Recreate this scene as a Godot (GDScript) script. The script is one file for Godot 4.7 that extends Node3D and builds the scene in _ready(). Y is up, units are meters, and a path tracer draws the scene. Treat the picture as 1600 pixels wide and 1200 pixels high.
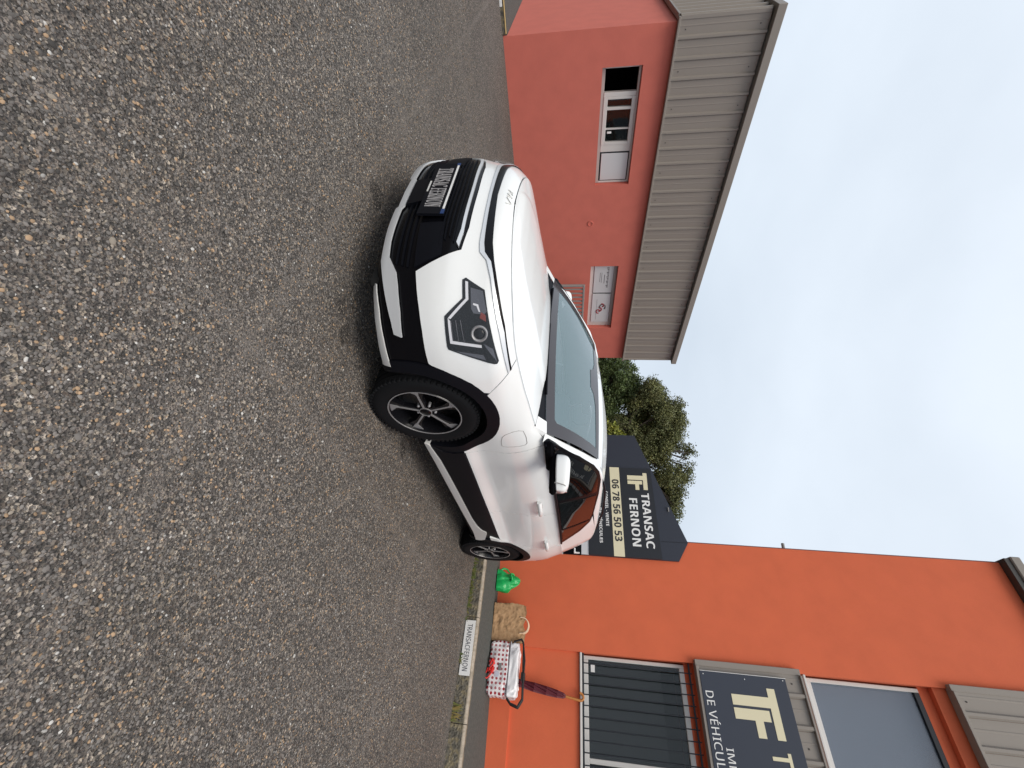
extends Node3D

var M := {}
var rng := RandomNumberGenerator.new()
var names_used := {}

# ---------------------------------------------------------------- helpers
func numbered(n: String) -> String:
	if not names_used.has(n):
		names_used[n] = 0
		return n
	names_used[n] += 1
	return "%s_%03d" % [n, names_used[n]]

func thing(called: String, label: String, category: String, at: Vector3 = Vector3.ZERO, turn: float = 0.0, group: String = "") -> Node3D:
	var o := Node3D.new()
	o.name = numbered(called)
	add_child(o)
	o.position = at
	o.rotation.y = turn
	o.set_meta("label", label)
	o.set_meta("category", category)
	if group != "":
		o.set_meta("group", group)
	return o

func part(called: String, mesh: Mesh, mat: Material, parent: Node, at: Vector3 = Vector3.ZERO) -> MeshInstance3D:
	var o := MeshInstance3D.new()
	o.name = called
	o.mesh = mesh
	o.material_override = mat
	o.position = at
	parent.add_child(o, true)
	return o

func structure(called: String, mesh: Mesh, mat: Material, label: String) -> MeshInstance3D:
	var o := MeshInstance3D.new()
	o.name = called
	o.mesh = mesh
	o.material_override = mat
	add_child(o, true)
	o.set_meta("kind", "structure")
	o.set_meta("label", label)
	return o

func mat(c: Color, rough: float = 0.6, metal: float = 0.0) -> StandardMaterial3D:
	var m := StandardMaterial3D.new()
	m.albedo_color = c.linear_to_srgb()
	m.roughness = rough
	m.metallic = metal
	return m

func begin() -> SurfaceTool:
	var st := SurfaceTool.new()
	st.begin(Mesh.PRIMITIVE_TRIANGLES)
	return st

# triangle whose visible side faces n
func tri(st: SurfaceTool, a: Vector3, b: Vector3, c: Vector3, n: Vector3) -> void:
	if (b - a).cross(c - a).dot(n) > 0.0:
		var t := b
		b = c
		c = t
	for v in [a, b, c]:
		st.set_normal(n)
		st.add_vertex(v)

func tri3(st: SurfaceTool, a: Vector3, b: Vector3, c: Vector3, na: Vector3, nb: Vector3, nc: Vector3) -> void:
	if (b - a).cross(c - a).dot(na + nb + nc) > 0.0:
		st.set_normal(na); st.add_vertex(a)
		st.set_normal(nc); st.add_vertex(c)
		st.set_normal(nb); st.add_vertex(b)
	else:
		st.set_normal(na); st.add_vertex(a)
		st.set_normal(nb); st.add_vertex(b)
		st.set_normal(nc); st.add_vertex(c)

func quad(st: SurfaceTool, a: Vector3, b: Vector3, c: Vector3, d: Vector3, n: Vector3) -> void:
	tri(st, a, b, c, n)
	tri(st, a, c, d, n)

# box from lo to hi with small chamfers
func box(st: SurfaceTool, lo: Vector3, hi: Vector3, ch: float = 0.0, xf: Transform3D = Transform3D()) -> void:
	var c := (lo + hi) * 0.5
	var e := (hi - lo) * 0.5
	var k: float = minf(ch, minf(e.x, minf(e.y, e.z)) * 0.9)
	var ax := [Vector3.RIGHT, Vector3.UP, Vector3.BACK]
	for i in 3:
		var j := (i + 1) % 3
		var l := (i + 2) % 3
		for s in [-1.0, 1.0]:
			var n: Vector3 = ax[i] * s
			var o: Vector3 = c + n * e[i]
			var u: Vector3 = ax[j] * (e[j] - k)
			var v: Vector3 = ax[l] * (e[l] - k)
			quad(st, xf * (o - u - v), xf * (o + u - v), xf * (o + u + v), xf * (o - u + v), xf.basis * n)
	if k > 0.0:
		for i in 3:
			var j := (i + 1) % 3
			var l := (i + 2) % 3
			for sj in [-1.0, 1.0]:
				for sl in [-1.0, 1.0]:
					var a: Vector3 = c + ax[j] * sj * e[j] + ax[l] * sl * (e[l] - k)
					var b: Vector3 = c + ax[j] * sj * (e[j] - k) + ax[l] * sl * e[l]
					var d: Vector3 = ax[i] * (e[i] - k)
					quad(st, xf * (a - d), xf * (a + d), xf * (b + d), xf * (b - d), (xf.basis * (ax[j] * sj + ax[l] * sl)).normalized())
		for sx in [-1.0, 1.0]:
			for sy in [-1.0, 1.0]:
				for sz in [-1.0, 1.0]:
					var s := Vector3(sx, sy, sz)
					var p := c + s * e
					tri(st, xf * (p - Vector3(0, sy * k, sz * k)), xf * (p - Vector3(sx * k, 0, sz * k)), xf * (p - Vector3(sx * k, sy * k, 0)), (xf.basis * s).normalized())

func boxmesh(lo: Vector3, hi: Vector3, ch: float = 0.0) -> ArrayMesh:
	var st := begin()
	box(st, lo, hi, ch)
	return st.commit()

func tube(st: SurfaceTool, pts: PackedVector3Array, r: float, sides: int = 6, r_end: float = -1.0) -> void:
	var n := pts.size()
	var up := Vector3.UP
	var rings := []
	for i in n:
		var d: Vector3 = (pts[mini(i + 1, n - 1)] - pts[maxi(i - 1, 0)]).normalized()
		var x := d.cross(up)
		if x.length() < 0.2:
			x = d.cross(Vector3.RIGHT)
		x = x.normalized()
		var y := x.cross(d).normalized()
		up = y if absf(y.dot(d)) < 0.9 else up
		var rr := r
		if r_end >= 0.0:
			rr = lerpf(r, r_end, float(i) / maxf(1.0, n - 1))
		var ring := []
		for k in sides:
			var a := TAU * k / sides
			var nn := x * cos(a) + y * sin(a)
			ring.append([pts[i] + nn * rr, nn])
		rings.append(ring)
	for i in n - 1:
		for k in sides:
			var a = rings[i][k]
			var b = rings[i][(k + 1) % sides]
			var c = rings[i + 1][(k + 1) % sides]
			var d = rings[i + 1][k]
			tri3(st, a[0], b[0], c[0], a[1], b[1], c[1])
			tri3(st, a[0], c[0], d[0], a[1], c[1], d[1])
	for e in [0, n - 1]:
		var dd: Vector3 = (pts[0] - pts[1]).normalized() if e == 0 else (pts[n - 1] - pts[n - 2]).normalized()
		for k in sides:
			tri(st, pts[e], rings[e][k][0], rings[e][(k + 1) % sides][0], dd)

func tubemesh(pts: PackedVector3Array, r: float, sides: int = 6, r_end: float = -1.0) -> ArrayMesh:
	var st := begin()
	tube(st, pts, r, sides, r_end)
	return st.commit()

# lathe about the X axis: prof = (x, radius)
func lathe(st: SurfaceTool, prof: PackedVector2Array, seg: int, crease: bool = false) -> void:
	for i in prof.size() - 1:
		var p := prof[i]
		var q := prof[i + 1]
		if p.distance_to(q) < 1e-6:
			continue
		var d := (q - p).normalized()
		var n2 := Vector2(-d.y, d.x)
		var np := n2
		var nq := n2
		if not crease:
			if i > 0:
				var d0 := (p - prof[i - 1]).normalized()
				if d0.dot(d) > 0.5:
					np = (Vector2(-d0.y, d0.x) + n2).normalized()
			if i < prof.size() - 2:
				var d1 := (prof[i + 2] - q).normalized()
				if d1.dot(d) > 0.5:
					nq = (Vector2(-d1.y, d1.x) + n2).normalized()
		for k in seg:
			var a0 := TAU * k / seg
			var a1 := TAU * (k + 1) / seg
			var f := func(v: Vector2, a: float) -> Vector3: return Vector3(v.x, v.y * cos(a), v.y * sin(a))
			tri3(st, f.call(p, a0), f.call(p, a1), f.call(q, a1), f.call(np, a0), f.call(np, a1), f.call(nq, a1))
			tri3(st, f.call(p, a0), f.call(q, a1), f.call(q, a0), f.call(np, a0), f.call(nq, a1), f.call(nq, a0))

# flat plate: polygon in a frame (origin, x axis, y axis), thickness along x cross y
func plate(st: SurfaceTool, poly: PackedVector2Array, o: Vector3, x: Vector3, y: Vector3, th: float) -> void:
	var n := x.cross(y).normalized()
	var idx := Geometry2D.triangulate_polygon(poly)
	var f := func(p: Vector2) -> Vector3: return o + x * p.x + y * p.y
	for i in range(0, idx.size(), 3):
		tri(st, f.call(poly[idx[i]]) + n * th, f.call(poly[idx[i + 1]]) + n * th, f.call(poly[idx[i + 2]]) + n * th, n)
		tri(st, f.call(poly[idx[i]]), f.call(poly[idx[i + 1]]), f.call(poly[idx[i + 2]]), -n)
	var ccw := not Geometry2D.is_polygon_clockwise(poly)
	for i in poly.size():
		var a: Vector3 = f.call(poly[i])
		var b: Vector3 = f.call(poly[(i + 1) % poly.size()])
		var m := (b - a).cross(n).normalized()
		if not ccw:
			m = -m
		quad(st, a, b, b + n * th, a + n * th, m)

func platemesh(poly: PackedVector2Array, o: Vector3, x: Vector3, y: Vector3, th: float) -> ArrayMesh:
	var st := begin()
	plate(st, poly, o, x, y, th)
	return st.commit()

func V2(a: Array) -> PackedVector2Array:
	var o := PackedVector2Array()
	for i in range(0, a.size(), 2):
		o.append(Vector2(a[i], a[i + 1]))
	return o

# raised lettering that fills the rectangle (w x h) with its lower left corner at o
func lettering(text: String, parent: Node, m: Material, o: Vector3, x: Vector3, y: Vector3, w: float, h: float, bold: bool = true, family: String = "Droid Sans", depth: float = 0.004, called: String = "lettering") -> MeshInstance3D:
	var f := SystemFont.new()
	f.font_names = PackedStringArray([family])
	f.font_weight = 700 if bold else 400
	var t := TextMesh.new()
	t.font = f
	t.text = text
	t.font_size = 64
	t.pixel_size = 0.01
	t.depth = 0.1
	t.curve_step = 2.0
	var bb := t.get_aabb()
	var n := x.cross(y).normalized()
	var sx := w / bb.size.x
	var sy := h / bb.size.y
	var p := MeshInstance3D.new()
	p.name = called
	p.mesh = t
	p.material_override = m
	p.transform = Transform3D(Basis(x * sx, y * sy, n * (depth / 0.1)), o - x * sx * bb.position.x - y * sy * bb.position.y - n * (depth / 0.1) * bb.position.z)
	parent.add_child(p, true)
	return p

func noise_tex(size: int, freq: float, ramp: Array, kind: int = FastNoiseLite.TYPE_SIMPLEX_SMOOTH, oct: int = 4, sd: int = 1, normal_strength: float = 0.0, ret: int = FastNoiseLite.RETURN_DISTANCE) -> NoiseTexture2D:
	var n := FastNoiseLite.new()
	n.noise_type = kind
	n.seed = sd
	n.frequency = freq
	n.fractal_octaves = oct
	if kind == FastNoiseLite.TYPE_CELLULAR:
		n.fractal_type = FastNoiseLite.FRACTAL_NONE if oct <= 1 else FastNoiseLite.FRACTAL_FBM
		n.cellular_return_type = ret
		n.cellular_jitter = 1.0
	var t := NoiseTexture2D.new()
	t.width = size
	t.height = size
	t.seamless = true
	t.seamless_blend_skirt = 0.08
	t.noise = n
	if normal_strength > 0.0:
		t.as_normal_map = true
		t.bump_strength = normal_strength
	elif ramp.size() > 0:
		var g := Gradient.new()
		g.offsets = PackedFloat32Array([])
		var offs := PackedFloat32Array()
		var cols := PackedColorArray()
		for r in ramp:
			offs.append(r[0])
			cols.append((r[1] as Color).linear_to_srgb())
		g.offsets = offs
		g.colors = cols
		t.color_ramp = g
	return t

# painted render: slightly uneven paint on plaster
func plaster(c: Color, spread: float, sd: int) -> StandardMaterial3D:
	var m := mat(Color.WHITE, 0.85)
	m.albedo_color = Color.WHITE
	m.albedo_texture = noise_tex(1024, 0.006, [[0.0, c * (1.0 - spread)], [0.45, c], [0.75, c * (1.0 + spread * 0.6)], [1.0, c * (1.0 + spread)]], FastNoiseLite.TYPE_SIMPLEX_SMOOTH, 7, sd)
	m.normal_enabled = true
	m.normal_texture = noise_tex(1024, 0.09, [], FastNoiseLite.TYPE_SIMPLEX_SMOOTH, 3, sd + 5, 3.0)
	m.normal_scale = 0.11
	m.uv1_triplanar = true
	m.uv1_world_triplanar = true
	m.uv1_scale = Vector3(0.35, 0.35, 0.35)
	return m

func _materials() -> void:
	M.red = plaster(Color(0.58, 0.150, 0.112), 0.05, 11)
	M.orange = plaster(Color(0.63, 0.130, 0.054), 0.045, 23)
	M.clad = mat(Color(0.255, 0.226, 0.200), 0.5, 0.0)
	M.clad_dark = mat(Color(0.06, 0.055, 0.05), 0.5)
	M.white_frame = mat(Color(0.62, 0.60, 0.58), 0.4)
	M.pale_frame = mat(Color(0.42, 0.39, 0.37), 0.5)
	M.panel_white = mat(Color(0.60, 0.60, 0.62), 0.5)
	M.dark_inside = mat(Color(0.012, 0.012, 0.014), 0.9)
	M.reflection_panel = mat(Color(0.030, 0.033, 0.035), 0.8)
	M.reflection_panel_pale = mat(Color(0.34, 0.37, 0.42), 0.8)  # pale tone that imitates reflected sky in the upper window
	M.bar = mat(Color(0.01, 0.013, 0.02), 0.5)
	M.sign_dark = mat(Color(0.030, 0.036, 0.055), 0.35)
	M.sign_black = mat(Color(0.010, 0.011, 0.016), 0.45)
	M.gable = mat(Color(0.022, 0.027, 0.043), 0.6)
	M.cream = mat(Color(0.72, 0.66, 0.46), 0.5)
	M.white_letter = mat(Color(0.78, 0.78, 0.78), 0.5)
	M.black_letter = mat(Color(0.02, 0.02, 0.025), 0.5)
	M.screw = mat(Color(0.25, 0.24, 0.23), 0.4, 0.6)
	M.steel = mat(Color(0.30, 0.29, 0.28), 0.5, 0.2)
	var g := StandardMaterial3D.new()
	g.albedo_color = Color(0.12, 0.15, 0.15, 0.30)
	g.transparency = BaseMaterial3D.TRANSPARENCY_ALPHA
	g.roughness = 0.02
	g.metallic_specular = 0.42
	M.pane = g
	var g2 := g.duplicate() as StandardMaterial3D
	g2.albedo_color = Color(0.50, 0.54, 0.60, 0.45)  # pale haze in the pane colour imitates sky reflected in the upper window
	M.pane_sky_haze = g2
	# car
	var w := mat(Color(0.80, 0.815, 0.82), 0.25)
	w.clearcoat_enabled = true
	w.clearcoat = 0.6
	w.metallic_specular = 0.3
	w.clearcoat_roughness = 0.04
	M.paint = w
	M.black_trim = mat(Color(0.0045, 0.005, 0.008), 0.5)
	M.black_trim.metallic_specular = 0.25
	M.gloss_black = mat(Color(0.0035, 0.0035, 0.005), 0.2)
	M.gloss_black.metallic_specular = 0.3
	M.inner = mat(Color(0.004, 0.004, 0.004), 0.9)
	M.silver = mat(Color(0.72, 0.74, 0.77), 0.33, 0.4)
	M.satin = mat(Color(0.66, 0.66, 0.65), 0.4, 0.1)
	M.matte_black = mat(Color(0.004, 0.004, 0.005), 0.8)
	M.matte_black.metallic_specular = 0.08
	M.chrome = mat(Color(0.75, 0.76, 0.78), 0.15, 0.9)
	M.rubber = mat(Color(0.006, 0.0065, 0.008), 0.8)
	M.rubber.metallic_specular = 0.3
	M.alloy = mat(Color(0.34, 0.335, 0.345), 0.4, 0.4)
	M.plate_ink = mat(Color(0.34, 0.33, 0.34), 0.5)
	M.alloy_black = mat(Color(0.006, 0.006, 0.008), 0.25)
	M.brake = mat(Color(0.12, 0.12, 0.13), 0.5, 0.5)
	M.drl = mat(Color(0.62, 0.62, 0.66), 0.3)
	M.lens_grey = mat(Color(0.09, 0.09, 0.105), 0.25, 0.4)
	M.amber = mat(Color(0.16, 0.02, 0.012), 0.3)
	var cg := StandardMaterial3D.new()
	cg.albedo_color = Color(0.76, 0.91, 0.96, 0.21)  # milky blue haze put into the glass colour for reflected sky
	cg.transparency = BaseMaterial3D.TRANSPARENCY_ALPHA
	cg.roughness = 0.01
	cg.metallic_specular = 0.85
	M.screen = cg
	var tg := StandardMaterial3D.new()
	tg.albedo_color = Color(0.03, 0.05, 0.05, 0.66)
	tg.transparency = BaseMaterial3D.TRANSPARENCY_ALPHA
	tg.roughness = 0.01
	tg.metallic_specular = 0.75
	M.side_glass = tg
	var lg := StandardMaterial3D.new()
	lg.albedo_color = Color(0.9, 0.95, 1.0, 0.03)
	lg.transparency = BaseMaterial3D.TRANSPARENCY_ALPHA
	lg.roughness = 0.01
	lg.metallic_specular = 0.12
	M.lens = lg
	M.frit = mat(Color(0.045, 0.042, 0.048), 0.08)
	M.dash = mat(Color(0.36, 0.39, 0.40), 0.7)
	M.seat = mat(Color(0.22, 0.23, 0.24), 0.8)
	M.lining = mat(Color(0.62, 0.63, 0.63), 0.9)

# ---------------------------------------------------------------- the car
# car axes: s forward of the front axle, l to the car's left, h up -> node axes (l, h, s)
const PLAN_S := [.885,.88,.861,.822,.777,.715,.63,.53,.42,.3,.0,-.35,-.8,-1.5,-2.1,-2.72,-3.05,-3.28,-3.42,-3.5,-3.53,-3.535]
const PLAN_L := [0.0,.2,.36,.5,.6,.7,.79,.85,.885,.9,.908,.902,.897,.898,.902,.906,.870,.80,.67,.45,.2,0.0]
const KNOT_H := [.16,.22,.30,.40,.49,.53,.58,.65,.72,.80,.88,.94,1.0,1.08]
const STATION := [0,3,6,10,11,12,13,14,15,17,21]
const INSET := [
	[.10,.025,.012,.0,.0,.0,.002,.015,.040,.058,.13,.25,.4,.6],
	[.10,.03,.015,.005,.0,.002,.006,.025,.045,.065,.14,.25,.4,.6],
	[.09,.03,.015,.005,.0,.0,.006,.02,.035,.055,.135,.22,.36,.5],
	[.06,.03,.012,.004,.0,.0,.002,.004,.010,.026,.068,.12,.22,.36],
	[.065,.032,.016,.004,.002,.012,.022,.018,.012,.012,.026,.054,.108,.18],
	[.07,.035,.02,.006,.004,.015,.027,.022,.013,.007,.012,.027,.052,.095],
	[.07,.035,.02,.006,.004,.016,.03,.024,.014,.005,.004,.012,.03,.06],
	[.07,.035,.02,.006,.004,.014,.026,.020,.012,.003,.002,.008,.025,.05],
	[.06,.03,.012,.004,.0,.0,.0,.0,.002,.004,.008,.016,.035,.06],
	[.08,.03,.012,.004,.0,.0,.0,.004,.012,.022,.04,.06,.09,.13],
	[.10,.03,.01,.0,.0,.0,.01,.03,.05,.07,.09,.11,.13,.16]]
const DU := 0.02
const DH := 0.02
const H0 := 0.16
const NH := 50
var chord := []
var umax := 0.0
var nu := 0
var grid_p := PackedVector3Array()
var grid_n := PackedVector3Array()

func herm(X: Array, Y: Array, x: float) -> float:
	var n := X.size()
	x = clampf(x, X[0], X[n - 1])
	var i := 0
	while i < n - 2 and x >= X[i + 1]:
		i += 1
	var h: float = X[i + 1] - X[i]
	var t: float = (x - X[i]) / h
	var m0: float = (Y[1] - Y[0]) / (X[1] - X[0]) if i == 0 else (Y[i + 1] - Y[i - 1]) / (X[i + 1] - X[i - 1])
	var m1: float = (Y[n - 1] - Y[n - 2]) / (X[n - 1] - X[n - 2]) if i + 1 == n - 1 else (Y[i + 2] - Y[i]) / (X[i + 2] - X[i])
	var t2 := t * t
	var t3 := t2 * t
	return Y[i] * (2 * t3 - 3 * t2 + 1) + m0 * h * (t3 - 2 * t2 + t) + Y[i + 1] * (-2 * t3 + 3 * t2) + m1 * h * (t3 - t2)

func lin(X: Array, Y: Array, x: float) -> float:
	var n := X.size()
	x = clampf(x, X[0], X[n - 1])
	var i := 0
	while i < n - 2 and x >= X[i + 1]:
		i += 1
	return lerpf(Y[i], Y[i + 1], (x - X[i]) / (X[i + 1] - X[i]))

func build_grid() -> void:
	chord = [0.0]
	for i in range(1, PLAN_S.size()):
		chord.append(chord[i - 1] + Vector2(PLAN_S[i] - PLAN_S[i - 1], PLAN_L[i] - PLAN_L[i - 1]).length())
	umax = chord[chord.size() - 1]
	var us := []
	for i in STATION:
		us.append(chord[i])
	nu = int(umax / DU) + 2
	var by_h := []
	for j in NH:
		var row := []
		for r in INSET:
			row.append(herm(KNOT_H, r, H0 + j * DH))
		by_h.append(row)
	for i in nu:
		var u := minf(i * DU, umax)
		var s := herm(chord, PLAN_S, u)
		var l := herm(chord, PLAN_L, u)
		var a := maxf(u - 0.005, 0.0)
		var b := minf(u + 0.005, umax)
		var q := Vector2(herm(chord, PLAN_S, b) - herm(chord, PLAN_S, a), herm(chord, PLAN_L, b) - herm(chord, PLAN_L, a)).normalized()
		if i == 0:
			q = Vector2(0, 1)
		if i == nu - 1:
			q = Vector2(0, -1)
		for j in NH:
			var d := herm(us, by_h[j], u)
			grid_p.append(Vector3(l + q.x * d, H0 + j * DH, s - q.y * d))
	for i in nu:
		for j in NH:
			var pu := grid_p[mini(i + 1, nu - 1) * NH + j] - grid_p[maxi(i - 1, 0) * NH + j]
			if i == 0:
				pu = Vector3(1, 0, 0)
			if i == nu - 1:
				pu = Vector3(-1, 0, 0)
			var ph := grid_p[i * NH + mini(j + 1, NH - 1)] - grid_p[i * NH + maxi(j - 1, 0)]
			grid_n.append(pu.cross(ph).normalized())

# the body side: u metres round from the middle of the nose (left +, right -), h height
func tub(u: float, h: float) -> Array:
	var sg := 1.0 if u >= 0.0 else -1.0
	var fu := clampf(absf(u) / DU, 0.0, nu - 1.001)
	var fh := clampf((h - H0) / DH, 0.0, NH - 1.001)
	var i := int(fu)
	var j := int(fh)
	fu -= i
	fh -= j
	var k := i * NH + j
	var p := grid_p[k].lerp(grid_p[k + 1], fh).lerp(grid_p[k + NH].lerp(grid_p[k + NH + 1], fh), fu)
	var n := grid_n[k].lerp(grid_n[k + 1], fh).lerp(grid_n[k + NH].lerp(grid_n[k + NH + 1], fh), fu).normalized()
	p.x *= sg
	n.x *= sg
	return [p, n]

const CUT_U := [0.0,.21,.45,.56,.76,1.02,1.18,1.39,1.512,1.644,1.74]
const CUT_H := [.856,.862,.870,.874,.882,.889,.899,.918,.933,.948,.961]
func cut(u: float) -> float:
	return herm(CUT_U, CUT_H, absf(u))

const HOOD_S := [-.45,-.25,.0,.2,.434,.6,.7,.79]
const HOOD_H := [1.012,1.006,.988,.966,.934,.906,.884,.857]
func hood_at(u: float, q: float) -> Vector3:
	var k: Vector3 = tub(u, cut(u))[0]
	var c := maxf(0.0, lin(HOOD_S, HOOD_H, k.z) - k.y)
	var w := 1.0 - pow(absf(q), 2.4)
	var bow := -smoothstep(1.25, 1.74, u) * 0.035 * (1.0 - q * q)
	var crease := .009 * (1.0 - smoothstep(.52, .60, absf(q))) * smoothstep(.25, .6, u)
	return Vector3(k.x * q, k.y + c * w + crease, k.z + bow)

func hood(u: float, q: float) -> Array:
	u = clampf(u, 0.012, 1.74)
	var p := hood_at(u, q)
	var pu := hood_at(minf(u + 0.03, 1.74), q) - hood_at(maxf(u - 0.03, 0.005), q)
	var pq := hood_at(u, q + 0.02) - hood_at(u, q - 0.02)
	var n := pu.cross(pq).normalized()
	if n.y < 0.0:
		n = -n
	return [p, n]

const BELT_S := [-3.35,-3.1,-2.7,-2.2,-1.6,-1.0,-.6,-.36]
const BELT_L := [.60,.735,.838,.858,.860,.856,.846,.836]
const BELT_H := [1.10,1.10,1.10,1.098,1.08,1.055,1.03,1.005]
func upper_at(s: float, h: float) -> Vector3:
	var l := lin(BELT_S, BELT_L, s)
	var d := h - lin(BELT_S, BELT_H, s)
	return Vector3(l - .42 * d - .25 * d * absf(d), h, s)

var side := 1.0
func upper(s: float, h: float) -> Array:
	var p := upper_at(s, h)
	var n := (upper_at(s, h + .02) - upper_at(s, h - .02)).cross(upper_at(s + .05, h) - upper_at(s - .05, h)).normalized()
	if n.x < 0.0:
		n = -n
	p.x *= side
	n.x *= side
	return [p, n]

# a panel: the polygon laid on a surface, lifted by off, its edges turned in by th
func panel(poly: PackedVector2Array, surf: Callable, off: float, th: float, step: float) -> ArrayMesh:
	var st := begin()
	var lo := poly[0]
	var hi := poly[0]
	for p in poly:
		lo = lo.min(p)
		hi = hi.max(p)
	var nx := maxi(1, int(ceil((hi.x - lo.x) / step)))
	var ny := maxi(1, int(ceil((hi.y - lo.y) / step)))
	var cx := (hi.x - lo.x) / nx
	var cy := (hi.y - lo.y) / ny
	for i in nx:
		for j in ny:
			var o := lo + Vector2(i * cx, j * cy)
			var cell := PackedVector2Array([o, o + Vector2(cx, 0), o + Vector2(cx, cy), o + Vector2(0, cy)])
			for piece in Geometry2D.intersect_polygons(poly, cell):
				if piece.size() < 3:
					continue
				var idx := Geometry2D.triangulate_polygon(piece)
				var pts := []
				for p in piece:
					var r: Array = surf.call(p.x, p.y)
					pts.append([r[0] + r[1] * off, r[1]])
				for k in range(0, idx.size(), 3):
					var a = pts[idx[k]]
					var b = pts[idx[k + 1]]
					var c = pts[idx[k + 2]]
					tri3(st, a[0], b[0], c[0], a[1], b[1], c[1])
	if th > 0.0:
		var cw := Geometry2D.is_polygon_clockwise(poly)
		var n := poly.size()
		for i in n:
			var a := poly[i]
			var b := poly[(i + 1) % n]
			var m := maxi(1, int(ceil(a.distance_to(b) / (step * 1.5))))
			for k in m:
				var pa := a.lerp(b, float(k) / m)
				var pb := a.lerp(b, float(k + 1) / m)
				var ra: Array = surf.call(pa.x, pa.y)
				var rb: Array = surf.call(pb.x, pb.y)
				var A: Vector3 = ra[0] + ra[1] * off
				var B: Vector3 = rb[0] + rb[1] * off
				var inward := Vector2(-(pb - pa).y, (pb - pa).x).normalized() * 0.01
				if cw:
					inward = -inward
				var mid: Array = surf.call((pa.x + pb.x) * .5 - inward.x, (pa.y + pb.y) * .5 - inward.y)
				var nn: Vector3 = mid[0] + mid[1] * off - (A + B) * .5
				nn = nn - ra[1] * nn.dot(ra[1])
				if nn.length() < 1e-6:
					continue
				quad(st, A, B, B - rb[1] * th, A - ra[1] * th, nn.normalized())
	return st.commit()

func flip(p: PackedVector2Array) -> PackedVector2Array:
	var o := PackedVector2Array()
	for i in range(p.size() - 1, -1, -1):
		o.append(Vector2(-p[i].x, p[i].y))
	return o

# left half listed from the middle round to the middle again -> whole
func both(a: Array) -> PackedVector2Array:
	var p := V2(a)
	var o := p.duplicate()
	for i in range(p.size() - 1, -1, -1):
		if p[i].x > 0.0005:
			o.append(Vector2(-p[i].x, p[i].y))
	return o

func arc(cu: float, ch: float, r: float, a0: float, a1: float, n: int) -> PackedVector2Array:
	var o := PackedVector2Array()
	for i in n + 1:
		var a := deg_to_rad(lerpf(a0, a1, float(i) / n))
		o.append(Vector2(cu + r * cos(a), ch + r * sin(a)))
	return o

func minus(p: PackedVector2Array, q: PackedVector2Array) -> PackedVector2Array:
	var best := PackedVector2Array()
	for r in Geometry2D.clip_polygons(p, q):
		if not Geometry2D.is_polygon_clockwise(r) and r.size() > best.size():
			best = r
	return best if best.size() > 2 else p

func cut_line(u0: float, u1: float, n: int, below: float) -> Array:
	var o := []
	for i in n + 1:
		var u := lerpf(u0, u1, float(i) / n)
		o.append(u)
		o.append(cut(u) - below)
	return o

func inset(p: PackedVector2Array, d: float) -> PackedVector2Array:
	var r := Geometry2D.offset_polygon(p, -d)
	var best := PackedVector2Array()
	for q in r:
		if q.size() > best.size():
			best = q
	return best if best.size() > 2 else p

func surf_line(pts: Array, surf: Callable, off: float, r: float, m: Material, called: String, parent: Node) -> MeshInstance3D:
	var P := V2(pts)
	var v := PackedVector3Array()
	for i in P.size() - 1:
		var k := maxi(1, int(P[i].distance_to(P[i + 1]) / 0.03))
		for j in k:
			var a := P[i].lerp(P[i + 1], float(j) / k)
			var s: Array = surf.call(a.x, a.y)
			v.append(s[0] + s[1] * off)
	var e: Array = surf.call(P[P.size() - 1].x, P[P.size() - 1].y)
	v.append(e[0] + e[1] * off)
	return part(called, tubemesh(v, r, 5), m, parent)

func grid_surface(nx: int, ny: int, f: Callable, down: bool = false) -> ArrayMesh:
	var st := begin()
	var P := []
	var N := []
	for i in nx + 1:
		for j in ny + 1:
			var u := float(i) / nx
			var v := float(j) / ny
			P.append(f.call(u, v))
			var e := 0.01
			var pu: Vector3 = f.call(minf(u + e, 1.0), v) - f.call(maxf(u - e, 0.0), v)
			var pv: Vector3 = f.call(u, minf(v + e, 1.0)) - f.call(u, maxf(v - e, 0.0))
			N.append(pu.cross(pv).normalized() * (-1.0 if down else 1.0))
	for i in nx:
		for j in ny:
			var k := i * (ny + 1) + j
			tri3(st, P[k], P[k + 1], P[k + ny + 2], N[k], N[k + 1], N[k + ny + 2])
			tri3(st, P[k], P[k + ny + 2], P[k + ny + 1], N[k], N[k + ny + 2], N[k + ny + 1])
	return st.commit()

const EDGE_S := [-3.32,-3.0,-2.6,-2.1,-1.6,-1.2,-1.01]
const EDGE_L := [.53,.548,.570,.588,.597,.605,.613]
const EDGE_H := [1.315,1.392,1.448,1.476,1.472,1.435,1.388]

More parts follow.
